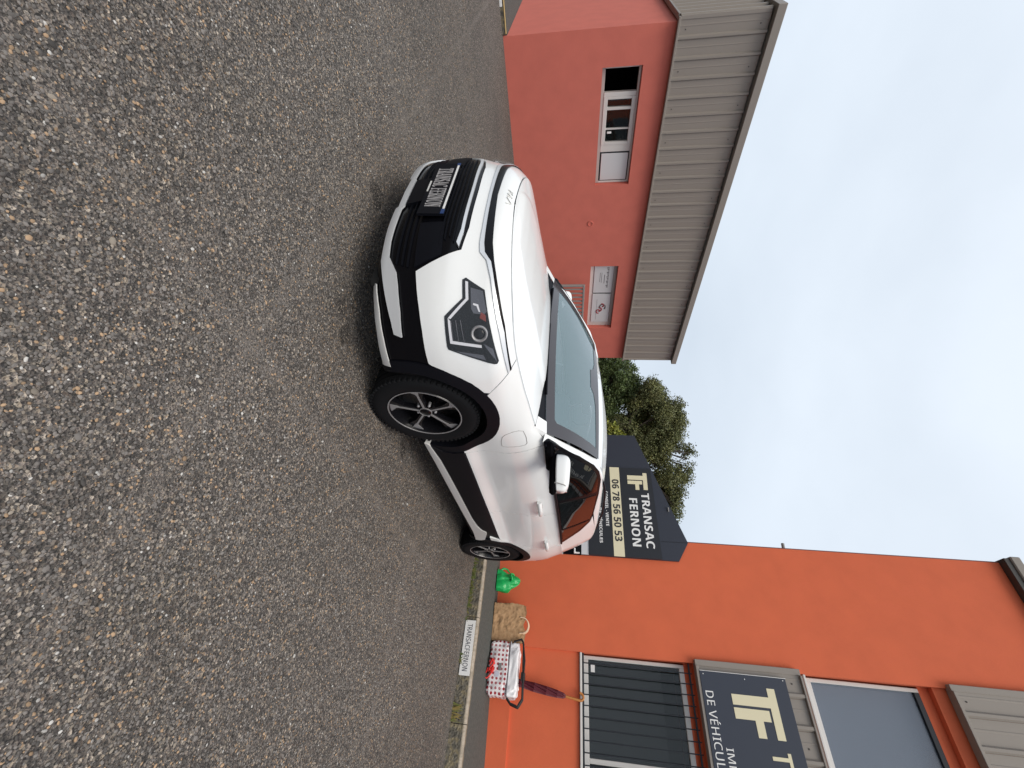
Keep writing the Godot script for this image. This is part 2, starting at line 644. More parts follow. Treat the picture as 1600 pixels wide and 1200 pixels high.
func make_wheel(car: Node3D, s: float, sg: float) -> void:
	var w := Node3D.new()
	w.name = "wheel"
	car.add_child(w, true)
	w.position = Vector3(sg * 0.79, 0.326, s)
	if sg < 0.0:
		w.rotation.y = PI
	w.rotate_object_local(Vector3.RIGHT, 0.35 + s * 0.2)
	var st := begin()
	var pr := V2([-.10,.222, -.104,.240, -.108,.275, -.104,.300, -.094,.314, -.080,.322])
	for g in [-.055, -.02, .02, .055]:
		pr.append_array(V2([g - .004, .326, g - .004, .319, g + .004, .319, g + .004, .326]))
	pr.append_array(V2([.080,.322, .094,.314, .104,.300, .108,.275, .104,.240, .10,.222]))
	lathe(st, pr, 72)
	for k in 64:
		for e in [-1.0, 1.0]:
			var a := TAU * (k + (0.5 if e > 0 else 0.0)) / 64.0
			var xf := Transform3D(Basis(Vector3.RIGHT, a), Vector3.ZERO)
			box(st, Vector3(minf(e * .072, e * .101), .3075, -.009), Vector3(maxf(e * .072, e * .101), .3235, .009), 0.002, xf)
	part("tyre", st.commit(), M.rubber, w)
	st = begin()
	lathe(st, V2([.10,.222, .104,.220, .102,.213, .09,.210, .03,.203, -.08,.195]), 72)
	part("rim", st.commit(), M.alloy_black, w)
	st = begin()
	lathe(st, V2([.0995,.2165, .1045,.2200, .1045,.2135, .0995,.2125]), 72, true)
	part("rim_edge", st.commit(), M.alloy, w)
	st = begin()
	lathe(st, V2([-.02,.0, -.02,.203]), 48)
	part("wheel_back", st.commit(), M.inner, w)
	st = begin()
	lathe(st, V2([.0,.155, .006,.155, .006,.07, .02,.07, .02,.0]), 48, true)
	part("brake_disc", st.commit(), M.alloy_black, w)
	# five black spokes, each with a machined silver face and an outer facet
	for k in 5:
		var a := TAU * k / 5.0
		var y := Vector3(0, cos(a), sin(a))
		var x := Vector3(0, -sin(a), cos(a))
		var sp := begin()
		plate(sp, V2([-.016,.03, -.018,.13, -.05,.207, .05,.207, .018,.13, .016,.03]), Vector3(.052, 0, 0), -x, y, .030)
		part("spoke", sp.commit(), M.alloy_black, w)
		var face := begin()
		plate(face, V2([-.0055,.036, -.005,.158, -.010,.172, -.060,.206, -.030,.211, .012,.213, .010,.175, .005,.158, .0055,.036]), Vector3(.0825, 0, 0), -x, y, .004)
		part("spoke_face", face.commit(), M.alloy, w)
		var b := a + TAU / 10.0
		var nut := begin()
		lathe(nut, V2([.05,.009, .078,.009, .082,.006, .082,.0]), 8)
		part("wheel_nut", nut.commit(), M.alloy, w, Vector3(0, .056 * cos(b), .056 * sin(b)))
	st = begin()
	lathe(st, V2([.05,.036, .084,.036, .088,.032, .089,.0]), 24)
	part("centre_cap", st.commit(), M.gloss_black, w)
	st = begin()
	lathe(st, V2([.084,.0385, .0895,.0385, .0895,.0345, .084,.0345]), 24, true)
	part("cap_ring", st.commit(), M.alloy, w)

func make_car() -> void:
	build_grid()
	var car := thing("parked_car", "white crossover car with black cladding, parked backed up to the kerb", "car")
	var F := Vector3(0.0362, 0, 0.99934)
	var L := Vector3(F.z, 0, -F.x)
	var Fp := F * cos(0.010) + Vector3(0, -sin(0.010), 0)
	car.transform = Transform3D(Basis(L, Fp.cross(L), Fp), Vector3(-2.273, 0.0, -1.927))
	var S := 0.035
	var arch_f := arc(1.511, .318, .452, 0, 360, 40)
	arch_f.remove_at(40)
	var arch_r := arc(4.231, .318, .452, 0, 360, 40)
	arch_r.remove_at(40)
	var hole_f := arc(1.511, .318, .378, 0, 360, 36)
	hole_f.remove_at(36)
	var hole_r := arc(4.231, .318, .378, 0, 360, 36)
	hole_r.remove_at(36)

	# dark shell behind the panels
	for sg in [1.0, -1.0]:
		var sh: Array = [0.0, .18, 5.69, .18, 5.69, 1.08, 2.05, .99, 1.93, .955]
		sh.append_array(cut_line(1.74, 0.0, 14, .012))
		var p := V2(sh)
		p = minus(minus(p, hole_f), hole_r)
		if sg < 0.0:
			p = flip(p)
		part("body_shell", panel(p, tub, -.014, 0.0, .06), M.inner, car)

	# front bumper
	var a: Array = [0.0,.662, .045,.661, .32,.656, .472,.634, .483,.612, .596,.421, .692,.433, .783,.446, .885,.456, 1.019,.459, 1.066,.462, 1.078,.475, 1.106,.53, 1.15,.590, 1.214,.661, 1.295,.715, 1.303,.741, 1.259,.780, 1.194,.850]
	a.append_array(cut_line(1.130, 0.0, 14, .005))
	part("front_bumper", panel(both(a), tub, 0.0, .02, S), M.paint, car)
	# the dark lower face with the grille
	var low := both([0.0,.165, .5,.165, .8,.18, 1.05,.22, 1.15,.25, 1.16,.45, 1.02,.455, .80,.44, .60,.417, .49,.612, .476,.630, .32,.652, 0.0,.658])
	part("lower_grille", panel(low, tub, -.006, .0, S), M.gloss_black, car)
	var gb := both([0.0,.627, .025,.627, .352,.620, .437,.607, .462,.620, .371,.634, .021,.640, 0.0,.640])
	part("grille_bar", panel(gb, tub, .010, .02, S), M.silver, car)
	var y := .600
	for r in [[.578,.40], [.600,.43], [.556,.42], [.382,.57], [.352,.56], [.322,.55], [.535,.45]]:
		part("grille_slat", panel(both([0.0, r[0] - .004, r[1], r[0] - .012, r[1], r[0] - .006, 0.0, r[0] + .003]), tub, .004, .014, S), M.black_trim, car)
	part("grille_panel", panel(V2([.30,.405, .575,.412, .51,.54, .30,.535]), tub, .002, .01, S), M.black_trim, car)
	part("grille_panel", panel(flip(V2([.30,.405, .575,.412, .51,.54, .30,.535])), tub, .002, .01, S), M.black_trim, car)
	part("radar_cover", panel(both([0.0,.29, .13,.288, .12,.385, 0.0,.388]), tub, .012, .02, S), M.black_trim, car)
	# skid plate and the two lips
	part("skid_plate", panel(both([0.0,.248, .148,.250, .16,.238, .322,.234, .404,.235, .531,.236, .639,.256, .746,.279, .848,.303, .907,.311, .922,.350, .798,.350, .664,.334, .597,.321, .506,.272, .411,.266, .165,.270, .14,.280, 0.0,.280]), tub, .012, .010, S), M.silver, car)
	for sg in [1.0, -1.0]:
		var lip := V2([.625,.185, .74,.202, .891,.213, 1.061,.205, 1.10,.200, 1.10,.247, 1.048,.247, .936,.246, .783,.236, .645,.212])
		part("lower_lip", panel(lip if sg > 0 else flip(lip), tub, .006, .006, S), M.satin, car)
	# chrome and black bands under the bonnet
	part("chrome_band", panel(both([0.0,.719, .30,.719, .414,.716, .472,.721, .519,.757, .619,.781, .915,.821, 1.195,.847, 1.188,.855, .921,.842, .691,.806, .585,.789, .524,.778, .470,.745, .411,.737, 0.0,.733]), tub, .006, .010, S), M.silver, car)
	part("black_band", panel(both([0.0,.734, .411,.738, .470,.746, .524,.779, .585,.790, .691,.807, .921,.8425, 1.186,.856, 1.179,.864, .876,.846, .677,.818, .515,.792, .406,.779, 0.0,.765]), tub, .005, .012, S), M.gloss_black, car)
	# the maker's letters on the nose
	var logo := Node3D.new()
	logo.name = "nose_emblem"
	car.add_child(logo, true)
	for seg in [[.088,.812, .082,.838], [.083,.822, .056,.838], [.070,.830, .046,.812], [.046,.812, .022,.838], [.026,.838, .020,.812], [.004,.812, -.040,.838], [-.040,.838, -.054,.812]]:
		surf_line(seg, func(u, h): return tub(-u, h), .003, .0028, M.satin, "emblem_stroke", logo)
	# bonnet
	var hp := PackedVector2Array()
	for i in 25:
		hp.append(Vector2(lerpf(.012, 1.735, i / 24.0), 0.994))
	for i in 25:
		hp.append(Vector2(lerpf(1.735, .012, i / 24.0), -0.994))
	part("bonnet", panel(hp, hood, 0.0, .015, .06), M.paint, car)
	# fenders, doors, quarters on both sides
	for sg in [1.0, -1.0]:
		var fl := func(p: PackedVector2Array) -> PackedVector2Array: return p if sg > 0 else flip(p)
		var fe: Array = [1.307,.741, 1.35,.70, 1.55,.5, 1.95,.3, 1.961,.482, 1.958,.60, 1.957,.755, 1.941,.851, 1.937,.92, 1.950,.963, 1.985,1.022]
		fe.append_array(cut_line(1.738, 1.140, 12, .005))
		fe.append_array([1.20,.852, 1.265,.782])
		part("front_fender", panel(fl.call(minus(V2(fe), arch_f)), tub, 0.0, .02, S), M.paint, car)
		var fd := V2([1.967,.485, 2.65,.487, 3.044,.492, 3.046,.533, 3.050,.80, 3.068,.95, 3.08,1.096, 2.72,1.080, 2.164,1.037, 2.07,1.018, 1.995,1.020, 1.957,.963, 1.944,.922, 1.948,.851, 1.964,.755, 1.965,.60])
		part("front_door", panel(fl.call(fd), tub, 0.0, .02, S), M.paint, car)
		var rd := minus(V2([3.050,.492, 3.60,.495, 3.76,.50, 3.90,.70, 3.97,.9, 3.93,1.10, 3.6,1.108, 3.086,1.096, 3.074,.95, 3.056,.80, 3.052,.533]), arch_r)
		part("rear_door", panel(fl.call(rd), tub, 0.0, .02, S), M.paint, car)
		var qp := minus(V2([3.70,.40, 4.85,.40, 4.86,.72, 4.75,.95, 4.80,1.12, 3.936,1.104, 3.976,.9, 3.906,.70, 3.766,.50]), arch_r)
		part("quarter_panel", panel(fl.call(qp), tub, 0.0, .02, S), M.paint, car)
		# black arch trims
		var tf := PackedVector2Array()
		tf.append_array(arc(1.511, .318, .452, 200, -26, 30))
		tf.append_array(arc(1.511, .318, .378, -26, 200, 30))
		part("wheel_arch_trim", panel(fl.call(tf), tub, .004, .05, S), M.black_trim, car)
		var tr := PackedVector2Array()
		tr.append_array(arc(4.231, .318, .452, 205, -25, 30))
		tr.append_array(arc(4.231, .318, .378, -25, 205, 30))
		part("wheel_arch_trim", panel(fl.call(tr), tub, .004, .05, S), M.black_trim, car)
		# door cladding and the pale sill strip
		part("door_cladding", panel(fl.call(V2([1.94,.480, 2.277,.482, 2.650,.482, 3.058,.487, 3.594,.490, 3.54,.420, 3.499,.364, 3.40,.335, 3.219,.312, 2.588,.297, 2.097,.284, 1.90,.262, 1.955,.33, 1.963,.40])), tub, .010, .03, S), M.black_trim, car)
		part("sill_strip", panel(fl.call(V2([1.870,.225, 2.473,.228, 3.044,.238, 3.60,.252, 3.823,.240, 3.80,.300, 3.76,.345, 3.64,.375, 3.52,.392, 3.48,.345, 3.40,.320, 3.219,.305, 2.588,.290, 2.097,.277, 1.880,.255])), tub, .014, .04, S), M.satin, car)
		# handles
		for hd in [[2.75, .935, 3.00], [3.70, .957, 3.93]]:
			var pts := PackedVector3Array()
			for k in 9:
				var t := k / 8.0
				var r: Array = tub(sg * lerpf(hd[0], hd[2], t), hd[1])
				pts.append(r[0] + r[1] * (.006 + .034 * pow(sin(PI * clampf(t, .02, .98)), .5)))
			var stb := begin()
			tube(stb, pts, .019, 10)
			part("door_handle", stb.commit(), M.paint, car)
			var cup := PackedVector2Array()
			for k in 16:
				var an := TAU * k / 16.0
				cup.append(Vector2(lerpf(hd[0], hd[2], .5) + .075 * cos(an), hd[1] + .028 * sin(an)))
			part("handle_cup", panel(fl.call(cup), tub, .0008, .0, .02), M.satin, car)
		# headlamp
		var hl := fl.call(V2([.624,.666, .636,.650, .731,.654, .820,.570, .969,.572, .986,.577, 1.096,.790, 1.099,.803, 1.082,.812, .683,.757])) as PackedVector2Array
		var lamp := Node3D.new()
		lamp.name = "headlight"
		car.add_child(lamp, true)
		part("lamp_bezel", panel(hl, tub, .002, .02, .03), M.gloss_black, lamp)
		for dr in [[.643,.664, .733,.669, .829,.586], [.829,.586, .953,.590, .988,.738]]:
			var dp := V2(dr)
			var q := PackedVector2Array()
			for k in 3:
				q.append(dp[k] + Vector2(.0, .0))
			for k in [2, 1, 0]:
				var off: Vector2 = Vector2(.004, .013) if dr[0] < .7 else [Vector2(.013, .011), Vector2(-.012, .012), Vector2(-.015, .0)][k]
				q.append(dp[k] + off)
			part("light_guide", panel(fl.call(q), tub, .006, .006, .03), M.drl, lamp)
		part("reflector_panel", panel(fl.call(V2([.675,.690, .690,.748, .797,.768, .812,.757, .806,.706, .783,.695])), tub, .005, .004, .03), M.lens_grey, lamp)
		part("bright_mark", panel(fl.call(V2([.755,.705, .762,.728, .80,.738, .797,.730, .770,.720, .764,.703])), tub, .0075, .002, .03), M.drl, lamp)
		part("amber_mark", panel(fl.call(V2([.80,.742, .83,.735, .85,.765, .815,.763])), tub, .006, .002, .03), M.amber, lamp)
		part("corner_lens", panel(fl.call(V2([.997,.618, 1.030,.742, 1.062,.752, 1.008,.634])), tub, .005, .004, .03), M.lens_grey, lamp)
		part("corner_lens", panel(fl.call(V2([.965,.748, .985,.757, 1.06,.794, 1.088,.803, 1.0,.79])), tub, .005, .004, .03), M.lens_grey, lamp)
		var pc: Array = tub(sg * .911, .731)
		var bas := Basis.looking_at(-pc[1], Vector3.UP)
		var ring := begin()
		var xf := Basis(pc[1], Vector3.UP, pc[1].cross(Vector3.UP))
		lathe(ring, V2([.0,.041, .010,.041, .014,.036, .010,.029, .004,.028]), 32)
		var rg := part("projector_ring", ring.commit(), M.alloy, lamp)
		rg.transform = Transform3D(Basis(pc[1], pc[1].cross(Vector3.FORWARD).normalized(), pc[1].cross(pc[1].cross(Vector3.FORWARD)).normalized()), pc[0] + pc[1] * .003)
		var eye := begin()
		lathe(eye, V2([.0,.0285, .006,.022, .009,.012, .010,.0]), 24)
		var ey := part("projector_lens", eye.commit(), M.gloss_black, lamp)
		ey.transform = rg.transform
		for k in 3:
			surf_line([sg * .84, .60 + k * .022, sg * .955, .605 + k * .026], tub, .004, .002, M.lens_grey, "lamp_rib", lamp)
		part("lamp_cover", panel(hl, tub, .017, .014, .03), M.lens, lamp)
		# little door on the left fender, round its edge a fine gap
		if sg > 0:
			surf_line([1.804,.745, 1.750,.758, 1.722,.780, 1.703,.823, 1.704,.862, 1.722,.889, 1.79,.902, 1.855,.904, 1.870,.892, 1.873,.86, 1.872,.78, 1.868,.752, 1.855,.743, 1.804,.745], tub, -.0005, .0022, M.steel, "charge_flap_gap", car)
		# side glass area
		side = sg
		var dlo := V2([-.374,1.006, -.386,1.046, -.600,1.175, -.725,1.250, -.850,1.316, -.93,1.356, -1.024,1.390, -1.12,1.413, -1.247,1.428, -1.483,1.425, -1.871,1.402, -2.085,1.374, -2.22,1.285, -2.373,1.110, -2.38,1.098, -2.20,1.094, -1.6,1.074, -1.0,1.047, -.6,1.022])
		part("window_surround", panel(dlo, upper, .001, .02, .08), M.gloss_black, car)
		var gf := V2([-.47,1.055, -.47,1.075, -.635,1.165, -.784,1.252, -.90,1.312, -1.03,1.365, -1.14,1.393, -1.247,1.404, -1.43,1.405, -1.36,1.25, -1.285,1.083, -1.0,1.066, -.6,1.045])
		part("front_side_glass", panel(gf, upper, .006, .004, .08), M.side_glass, car)
		var gr := V2([-1.50,1.404, -1.804,1.392, -2.04,1.362, -2.12,1.29, -2.27,1.118, -1.8,1.104, -1.36,1.094, -1.43,1.25])
		part("rear_side_glass", panel(gr, upper, .006, .004, .08), M.side_glass, car)
		part("window_bar", panel(V2([-2.00,1.365, -2.02,1.363, -1.985,1.114, -1.960,1.113]), upper, .010, .006, .08), M.gloss_black, car)
		var belt: Array = []
		for i in 13:
			var s := lerpf(-.40, -2.38, i / 12.0)
			belt.append(s)
			belt.append(lin(BELT_S, BELT_H, s) + .004)
		surf_line(belt, upper, .004, .011, M.black_trim, "belt_strip", car)
		# rear pillar
		var cp := V2([-2.090,1.380, -2.226,1.288, -2.385,1.112, -2.39,1.085, -3.20,1.085, -3.24,1.20, -3.26,1.29, -3.0,1.375, -2.6,1.425, -2.3,1.435, -1.98,1.40])
		part("rear_pillar", panel(cp, upper, 0.0, .02, .08), M.paint, car)
		# front pillar and roof rail: a rounded strip from the side glass to the screen and the roof
		var low_s := [-.372,-.50,-.65,-.80,-.93,-1.08,-1.25,-1.5,-1.9,-2.3,-2.6,-3.0,-3.30]
		var low_h := [1.000,1.112,1.204,1.288,1.358,1.408,1.432,1.430,1.405,1.436,1.426,1.376,1.302]
		var top_s := [-.352,-.48,-.635,-.79,-.915,-1.01,-1.2,-1.5,-1.9,-2.3,-2.6,-3.0,-3.32]
		var top_l := [.788,.757,.720,.680,.645,.613,.605,.600,.595,.582,.570,.548,.53]
		var top_h := [1.014,1.096,1.191,1.280,1.341,1.389,1.437,1.465,1.478,1.468,1.450,1.394,1.317]
		var strip := func(u: float, v: float) -> Vector3:
			var f := u * 12.0
			var i := mini(int(f), 11)
			var t := f - i
			var ls: float = lerpf(low_s[i], low_s[i + 1], t)
			var lh: float = lerpf(low_h[i], low_h[i + 1], t)
			var A := upper_at(ls, lh)
			var B := Vector3(lerpf(top_l[i], top_l[i + 1], t), lerpf(top_h[i], top_h[i + 1], t), lerpf(top_s[i], top_s[i + 1], t))
			var p := A.lerp(B, v)
			var bulge := sin(PI * v) * A.distance_to(B) * (.16 * smoothstep(.30, .5, u) + .03)
			p += Vector3(.6, .55, .25).normalized() * bulge
			return Vector3(p.x * sg, p.y, p.z)
		part("roof_pillar", grid_surface(48, 6, strip, sg > 0), M.paint, car)
		# black roof rail
		var rail := PackedVector3Array()
		for i in 15:
			var s := lerpf(-1.32, -2.9, i / 14.0)
			var lift := .028 * pow(sin(PI * i / 14.0), .35)
			rail.append(Vector3(sg * (lin(EDGE_S, EDGE_L, s) + .03), lin(EDGE_S, EDGE_H, s) + lift - .004, s))
		part("roof_rail", tubemesh(rail, .011, 8), M.black_trim, car)
		# mirror
		var mir := Node3D.new()
		mir.name = "wing_mirror"
		car.add_child(mir, true)
		# left one open, right one folded back
		var place := Transform3D(Basis.IDENTITY, Vector3(0.975, 1.085, -.53))
		if sg < 0.0:
			place = Transform3D(Basis(Vector3.UP, deg_to_rad(108.0)), Vector3(-0.895, 1.082, -.735))
		var capf := func(u: float, v: float) -> Vector3:
			var a2 := u * TAU
			var zz := v * 2.0 - 1.0
			var rr := pow(maxf(0.0, 1.0 - pow(absf(zz), 5.0)), .40)
			var cxx := signf(cos(a2)) * pow(absf(cos(a2)), .6)
			var cyy := signf(sin(a2)) * pow(absf(sin(a2)), .6)
			var yy: float = .012 + (cyy * .080 if cyy > 0.0 else cyy * .014) * rr * (1.0 - .10 * zz)
			return place * Vector3(zz * .130, yy, -.02 * zz * zz + cxx * rr * (.062 - .010 * zz))
		part("mirror_cap", grid_surface(28, 24, capf, true), M.paint, mir)
		var mb := begin()
		box(mb, Vector3(-.135, -.040, -.066), Vector3(.132, .004, .040), .016, place)
		part("mirror_base", mb.commit(), M.matte_black, mir)
		var mf := begin()
		box(mf, Vector3(minf(sg * .79, sg * .895), 1.012, -.70), Vector3(maxf(sg * .79, sg * .885), 1.066, -.42 if sg > 0 else -.58), .014)
		part("mirror_foot", mf.commit(), M.matte_black, mir)
		var mg := begin()
		box(mg, Vector3(-.105, .012, -.064), Vector3(.105, .074, -.056), 0.0, place)
		part("mirror_glass", mg.commit(), M.chrome, mir)
		var ms := PackedVector3Array([place * Vector3(.095, -.004, .058), place * Vector3(.098, .020, .058), place * Vector3(.104, .055, .050), place * Vector3(.108, .066, .044)])
		part("mirror_seam", tubemesh(ms, .0035, 6), M.steel, mir)
	side = 1.0
	# rear end (seen from elsewhere): lower bumper, tailgate, window, lamps
	part("rear_bumper", panel(V2([4.86,.30, 5.69,.30, 5.69,.62, 4.862,.62]), tub, 0.0, .02, .06), M.black_trim, car)
	part("rear_bumper", panel(flip(V2([4.86,.30, 5.69,.30, 5.69,.62, 4.862,.62])), tub, 0.0, .02, .06), M.black_trim, car)
	for sg in [1.0, -1.0]:
		var tg := V2([4.87,.63, 5.69,.63, 5.69,1.08, 4.81,1.11, 4.76,.95])
		part("tailgate", panel(tg if sg > 0 else flip(tg), tub, 0.0, .02, .06), M.paint, car)
		var tl := V2([4.72,.80, 5.0,.82, 5.02,.98, 4.76,1.04])
		part("tail_light", panel(tl if sg > 0 else flip(tl), tub, .008, .01, .06), M.amber, car)
	part("rear_window", grid_surface(10, 6, func(u: float, v: float) -> Vector3:
		var q := u * 2.0 - 1.0
		var l0 := lerpf(.60, .53, v)
		return Vector3(q * l0, lerpf(1.06, 1.34 + .03 * (1 - q * q), v), lerpf(-3.42, -3.30, v) - .04 * (1 - q * q)), true), M.side_glass, car)
	# roof and screen
	part("roof", grid_surface(30, 16, func(u: float, v: float) -> Vector3:
		var s := lerpf(-1.01, -3.32, u)
		var q := v * 2.0 - 1.0
		var e := .050 * smoothstep(0.0, .28, u) * (1.0 - .3 * u) + .012
		return Vector3(q * lin(EDGE_S, EDGE_L, s), lin(EDGE_S, EDGE_H, s) + e * (1 - q * q), s + (1 - q * q) * .115 * (1.0 - smoothstep(0.0, .5, u)) - (1 - q * q) * .06 * smoothstep(.7, 1.0, u)), true), M.paint, car)
	var scr := func(q: float, v: float) -> Vector3:
		var l := lerpf(.786, .614, v) * q
		var w := 1.0 - q * q
		var s := lerpf(-.355, -1.008, v) + w * lerpf(.095, .112, v) + .02 * sin(PI * v)
		var h := lerpf(1.010, 1.388, v) + w * lerpf(-.012, .010, v) + .018 * sin(PI * v)
		return Vector3(l, h, s)
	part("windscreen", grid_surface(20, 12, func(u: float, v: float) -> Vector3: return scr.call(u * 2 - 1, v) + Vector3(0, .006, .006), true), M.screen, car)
	var scs := func(q: float, v: float) -> Array:
		var p: Vector3 = scr.call(q, v)
		var n := ((scr.call(q + .01, v) - scr.call(q - .01, v)) as Vector3).cross(scr.call(q, v - .01) - scr.call(q, v + .01)).normalized()
		if n.y < 0:
			n = -n
		return [p, n]
	# printed border: four strips
	part("screen_border", panel(V2([-1,0, 1,0, .93,.10, .85,.125, -.85,.125, -.93,.10]), scs, .011, .0, .07), M.frit, car)
	part("screen_border", panel(V2([1,0, 1,1, .90,1.0, .90,.93, .885,.88, .875,.16, .85,.125, .93,.10]), scs, .011, .0, .07), M.frit, car)
	part("screen_border", panel(flip(V2([1,0, 1,1, .90,1.0, .90,.93, .885,.88, .875,.16, .85,.125, .93,.10])), scs, .011, .0, .07), M.frit, car)
	part("screen_border", panel(V2([-.90,1, .90,1, .90,.93, .35,.915, .20,.87, .14,.80, -.14,.80, -.20,.87, -.35,.915, -.90,.93]), scs, .011, .0, .07), M.frit, car)
	# cowl and wipers
	part("cowl", grid_surface(16, 3, func(u: float, v: float) -> Vector3:
		var q := (u * 2.0 - 1.0) * .90
		return (hood_at(1.74, q) - Vector3(0, .012, 0)).lerp(scr.call(q, .03) + Vector3(0, .004, .0), v), true), M.black_trim, car)
	for sg in [1.0, -1.0]:
		part("cowl_corner", grid_surface(4, 3, func(u: float, v: float) -> Vector3:
			var q: float = sg * lerpf(.90, 1.0, u)
			return hood_at(1.745, q).lerp((scr.call(q, 0.0) as Vector3) + Vector3(0, .014, 0), v), sg > 0), M.paint, car)
		part("cowl_corner", grid_surface(4, 2, func(u: float, v: float) -> Vector3:
			var A: Vector3 = hood_at(1.745, sg).lerp((scr.call(sg, 0.0) as Vector3) + Vector3(0, .014, 0), u)
			var Bv: Vector3 = tub(sg * lerpf(1.74, 1.94, u), lerpf(.953, 1.016, u))[0]
			return A.lerp(Bv, v), sg < 0), M.paint, car)
	for wp in [[.52, -.12], [-.06, -.60]]:
		var pts := PackedVector3Array()
		for k in 8:
			var q: float = lerpf(wp[0], wp[1], k / 7.0) / .786
			pts.append((scr.call(q, .0 + .012 * k / 7.0) as Vector3) + Vector3(0, .010, .016))
		part("wiper", tubemesh(pts, .008, 6), M.black_trim, car)
	# inside
	var st := begin()
	box(st, Vector3(-.68, .70, -1.02), Vector3(.68, .985, -.50), .06)
	box(st, Vector3(.22, .9, -.98), Vector3(.56, 1.04, -.72), .05)
	part("dashboard", st.commit(), M.dash, car)
	st = begin()
	var wheel_pts := PackedVector3Array()
	for k in 29:
		var an := TAU * k / 28.0
		wheel_pts.append(Vector3(.38 + .18 * cos(an), 1.0 + .165 * sin(an), -1.12 - .08 * sin(an)))
	tube(st, wheel_pts, .016, 8)
	box(st, Vector3(.32, .95, -1.14), Vector3(.44, 1.04, -1.08), .02)
	box(st, Vector3(.22, .985, -1.125), Vector3(.54, 1.005, -1.105), .006)
	part("steering_wheel", st.commit(), M.dash, car)
	for x in [.38, -.38]:
		st = begin()
		box(st, Vector3(x - .25, .40, -1.75), Vector3(x + .25, .62, -1.25), .06)
		box(st, Vector3(x - .24, .55, -1.92), Vector3(x + .24, 1.17, -1.76), .06)
		box(st, Vector3(x - .13, 1.20, -1.93), Vector3(x + .13, 1.38, -1.83), .05)
		part("front_seat", st.commit(), M.seat, car)
	st = begin()
	box(st, Vector3(-.66, .40, -2.6), Vector3(.66, .65, -2.1), .06)
	box(st, Vector3(-.66, .6, -2.78), Vector3(.66, 1.15, -2.62), .06)
	for x in [.42, 0.0, -.42]:
		box(st, Vector3(x - .11, 1.17, -2.78), Vector3(x + .11, 1.30, -2.69), .04)
	part("rear_seat", st.commit(), M.seat, car)
	part("headliner", grid_surface(16, 8, func(u: float, v: float) -> Vector3:
		var s := lerpf(-1.08, -3.2, u)
		var q := v * 2.0 - 1.0
		return Vector3(q * (lin(EDGE_S, EDGE_L, s) + .02), lin(EDGE_S, EDGE_H, s) - .035 + .03 * (1 - q * q), s), false), M.lining, car)
	st = begin()
	box(st, Vector3(-.05, 1.27, -1.06), Vector3(.09, 1.36, -.98), .02)
	box(st, Vector3(-.12, 1.28, -1.13), Vector3(.12, 1.34, -1.10), .012)
	part("inner_mirror", st.commit(), M.inner, car)
	# underside and wheel wells
	st = begin()
	box(st, Vector3(-.82, .165, -2.27), Vector3(.82, .45, -.47), .02)
	box(st, Vector3(-.60, .155, -3.40), Vector3(.60, .60, .74), .02)
	box(st, Vector3(-.70, .20, -3.40), Vector3(.70, .5, -3.18), .02)
	part("underbody", st.commit(), M.inner, car)
	for s in [0.0, -2.72]:
		for sg in [1.0, -1.0]:
			st = begin()
			for k in 18:
				var a0 := deg_to_rad(lerpf(-15, 195, k / 18.0))
				var a1 := deg_to_rad(lerpf(-15, 195, (k + 1) / 18.0))
				var p0 := Vector3(0, .318 + .39 * sin(a0), s + .39 * cos(a0))
				var p1 := Vector3(0, .318 + .39 * sin(a1), s + .39 * cos(a1))
				var X0 := Vector3(sg * .58, 0, 0)
				var X1 := Vector3(sg * .875, 0, 0)
				quad(st, p0 + X0, p1 + X0, p1 + X1, p0 + X1, -Vector3(0, sin(a0), cos(a0)))
			part("wheel_well", st.commit(), M.inner, car)
			make_wheel(car, s, sg)
	# plate in its holder
	var pp := Vector3(0, .452, .898)
	var px := Vector3(1, 0, 0)
	var py := Vector3(0, cos(.06), -sin(.06))
	var pn := px.cross(py)
	st = begin()
	plate(st, V2([-.268,-.068, .268,-.068, .268,.072, -.268,.072]), pp - pn * .012, px, py, .014)
	var holder := part("number_plate", st.commit(), M.black_trim, car)
	part("plate_strip", platemesh(V2([-.24,.058, .225,.058, .225,.068, -.24,.068]), pp + pn * .002, px, py, .003), M.white_letter, holder)
	var blue := mat(Color(.02, .05, .16), .4)
	for e in [[-.268, -.242], [.228, .268]]:
		part("plate_strip_end", platemesh(V2([e[0],.054, e[1],.054, e[1],.072, e[0],.072]), pp + pn * .002, px, py, .003), blue, holder)
	lettering("TRANSAC FERNON", holder, M.plate_ink, pp + pn * .002 + px * -.205 + py * -.045, px, py, .41, .088, false, "Droid Serif", .003)
	part("plate_line", platemesh(V2([-.06,-.064, .05,-.064, .05,-.056, -.06,-.056]), pp + pn * .002, px, py, .002), M.satin, holder)

# ---------------------------------------------------------------- ground, kerbs
func gy(z: float) -> float:
	return -0.01 * (clampf(z, -12.0, 6.0) + 1.93)

const SPOTS := [[-2.40, -1.12, .10], [-1.58, -1.31, .06], [-1.50, -1.43, .06], [-1.46, -2.50, .07], [-1.55, -3.67, .06]]

